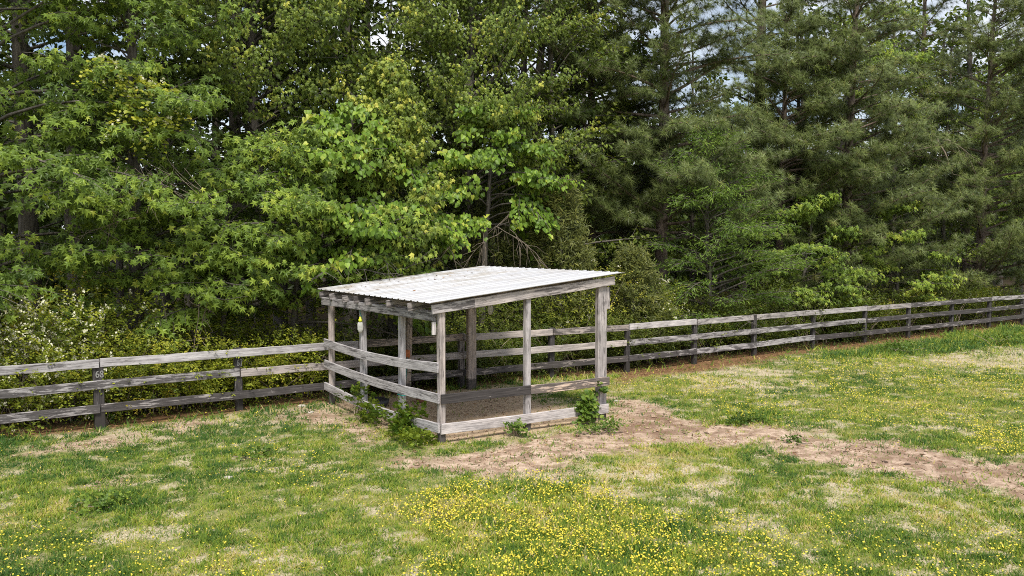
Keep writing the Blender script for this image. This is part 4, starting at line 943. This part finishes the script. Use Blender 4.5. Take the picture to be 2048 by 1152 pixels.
shrub('flowering_shrub', 'shrub with sprays of white flowers right of the shed roof', 'shrub', b_(1335, 1.0), 1.1, .8, 2.25, 320, (.045, .075), 45, k=7, L=.34, tint=.5, flowers=70, nb=7)
# honeysuckle hanging in the sweetgum, with a skirt of dead stems
def vine(label, pos, z, blobs, n, seed, fl, tint):
    rng = R_(seed); t = thing('honeysuckle_vine', label, 'vine', (pos[0], pos[1], z)); lv = Leaves(); P, D, bi = [a for a in blob_points(rng, blobs, n)]
    sprays(lv, rng, P, D, 6, .34, (.06, .10), tint + rng.normal(0, .09, len(P)), .4, .6)
    lv.build('foliage', 'round', L_PRIVET, t)
    tb = Tubes()
    for k in range(30):
        s = np.array(blobs[-1][:3]) + rng.normal(0, .25, 3) * [1.2, .8, .5]; q = np.linspace(0, 1, 6)
        d = np.array([rng.normal(.15, .4), rng.normal(0, .3), -rng.uniform(.25, .7)])
        tb.add(s + d * q[:, None] + np.array([rng.normal(.1, .3), 0, -.2]) * (q ** 2)[:, None], np.linspace(.0055, .003, 6), 3)
    tb.build('dead_stems', B_TWIG, t)
    f = Leaves(); kk = rng.choice(len(P), fl); C = P[kk] + nrm(D[kk]) * .15
    for j in range(4): f.add(C + rng.normal(0, .02, C.shape), rng.normal(0, 1, C.shape) + [0, 0, .5], rng.normal(0, 1, C.shape) + OPEN, rng.uniform(.04, .065, fl), np.zeros(fl))
    f.build('blossoms', 'bract', M_WHITE, t); return t
vine('yellow green honeysuckle draped in the sweetgum with dead brown stems below', b_(290, .9), 5.0, [(-.45, 0, 1.15, .35, .4, .35), (.2, 0, .55, .45, .45, .5), (.0, -.1, -.05, .5, .4, .55), (-.2, 0, -.5, .3, .3, .3), (.1, 0, -.55, .3, .3, .3)], 260, 51, 60, .6)
# bare dead boughs
def dead(label, pos, segs, seed, nsub=9):
    rng = R_(seed); t = Tubes()
    for p0, p1, sag, r in segs:
        q = np.linspace(0, 1, 8)[:, None]; p0, p1 = np.array(p0, float), np.array(p1, float)
        pts = p0 + (p1 - p0) * q + np.array([0, 0, -sag]) * (q ** 2) + np.cumsum(rng.normal(0, .02, (8, 3)), 0)
        t.add(pts, np.linspace(r, .005, 8), 4)
        for k in range(nsub):
            j = rng.integers(2, 8); d = nrm(p1 - p0) * .4 + rng.normal(0, .4, 3) + [0, 0, -.5]; l = rng.uniform(.2, .7)
            t.add(np.array([pts[j], pts[j] + d * l * .5 + rng.normal(0, .03, 3), pts[j] + d * l + [0, 0, -.08]]), np.array([.008, .006, .003]), 3)
    o = t.build('dead_branch', B_DEAD); o.location = (pos[0], pos[1], 0); tag(o, label, 'dead branch'); return o
q = b_(1000, 1.0)
dead('tangle of bare drooping twigs hanging just above the shed roof', q, [((-.1, .2, 3.5), (.75, -.1, 3.1), .32, .009), ((.05, 0, 3.4), (-.6, 0, 3.2), .38, .008), ((.25, 0, 3.42), (.95, -.1, 2.95), .12, .007), ((.4, .1, 3.3), (.5, -.1, 2.9), .1, .006), ((.3, 1.8, 3.9), (-.1, .2, 3.5), 0, .016), ((-.4, .3, 3.35), (-.3, 0, 2.8), .1, .006)], 61, 8)
dead('bare pale bough slanting down behind the left part of the shed roof', b_(925, 1.2), [((0, .3, 3.3), (-.75, 0, 2.7), .15, .02), ((-.3, 0, 3.0), (-.1, 0, 2.6), .1, .012)], 62, 5)
dead('broken grey pine limb hanging at the far right', b_(1885, .6), [((-.1, .4, 6.9), (.25, 0, 5.6), .1, .05), ((.0, .3, 6.8), (1.2, .3, 6.3), .1, .035)], 63, 5)
dead('bare grey twigs crossing low in the sweetgum on the left', b_(215, .9), [((.4, .3, 3.6), (-.5, -.1, 3.35), .1, .016), ((.1, 0, 3.5), (.1, -.1, 3.75), 0, .01)], 64, 6)
dead('thin upright dead stems behind post 67', b_(365, .8), [((0, 0, 0), (-.3, -.1, 2.0), -.1, .016), ((.05, 0, 0), (.2, 0, 2.2), 0, .015), ((.1, 0, .8), (.5, -.1, 1.9), -.1, .012), ((0, .1, .4), (-.5, 0, 1.6), -.1, .012)], 65, 7)

# ------------------------------------------------------------------ light and camera
SUN_EL, SUN_AZ = math.radians(57), math.atan2(-1, .12)          # from behind the camera, a little to its right
SUN_S, SUN_ANG, SKY_S, EXPO = 2.55, 14.0, .076, .86
w = bpy.data.worlds.new('World'); sc.world = w; w.use_nodes = True; nt = w.node_tree; nt.nodes.clear()
out = nd(nt, 'ShaderNodeOutputWorld'); bg = nd(nt, 'ShaderNodeBackground'); bg.inputs[1].default_value = SKY_S
sky = nd(nt, 'ShaderNodeTexSky', sky_type='NISHITA'); sky.sun_disc = False; sky.sun_elevation = SUN_EL
sky.sun_rotation = math.pi / 2 - SUN_AZ
tc = nd(nt, 'ShaderNodeTexCoord'); mp = nd(nt, 'ShaderNodeMapping'); mp.inputs['Scale'].default_value = (1, 1, 2.6); nt.links.new(tc.outputs['Generated'], mp.inputs[0])
cl = ramp(nt, [(.36, (0, 0, 0)), (.56, (1, 1, 1))], noise(nt, mp.outputs[0], 3.2, 7, .58)).outputs[0]
shade = ramp(nt, [(.3, (6.2, 6.6, 7.4)), (.7, (10.5, 10.5, 10.6))], noise(nt, mp.outputs[0], 5.5, 5, .6)).outputs[0]
c = mixc(nt, math_(nt, 'MULTIPLY', cl, .85), sky.outputs[0], shade)
nt.links.new(c, bg.inputs[0]); nt.links.new(bg.outputs[0], out.inputs[0])
sl = bpy.data.lights.new('Sun', 'SUN'); sl.energy = SUN_S; sl.angle = math.radians(SUN_ANG); sl.color = (1, .95, .86)
so = link(bpy.data.objects.new('Sun', sl))
dv = Vector((math.cos(SUN_EL) * math.cos(SUN_AZ), math.cos(SUN_EL) * math.sin(SUN_AZ), math.sin(SUN_EL)))
so.rotation_euler = (-dv).to_track_quat('-Z', 'Y').to_euler(); so.location = dv * 60
cam = bpy.data.cameras.new('Camera'); cam.sensor_width = 36; cam.lens = F / 2048 * 36; cam.clip_end = 2000; cam.clip_start = .1
co = link(bpy.data.objects.new('Camera', cam)); co.location = (0, 0, HC); co.rotation_euler = (math.pi / 2 - PIT, 0, 0); sc.camera = co
sc.view_settings.view_transform = 'Standard'; sc.view_settings.look = 'None'; sc.view_settings.exposure = EXPO; sc.view_settings.gamma = 1
sc.cycles.max_bounces = 6; sc.cycles.diffuse_bounces = 3; sc.cycles.transmission_bounces = 4; sc.cycles.glossy_bounces = 2
sc.cycles.sample_clamp_indirect = 4

sc.cycles.filter_width = 1.0; sc.cycles.use_denoising = False
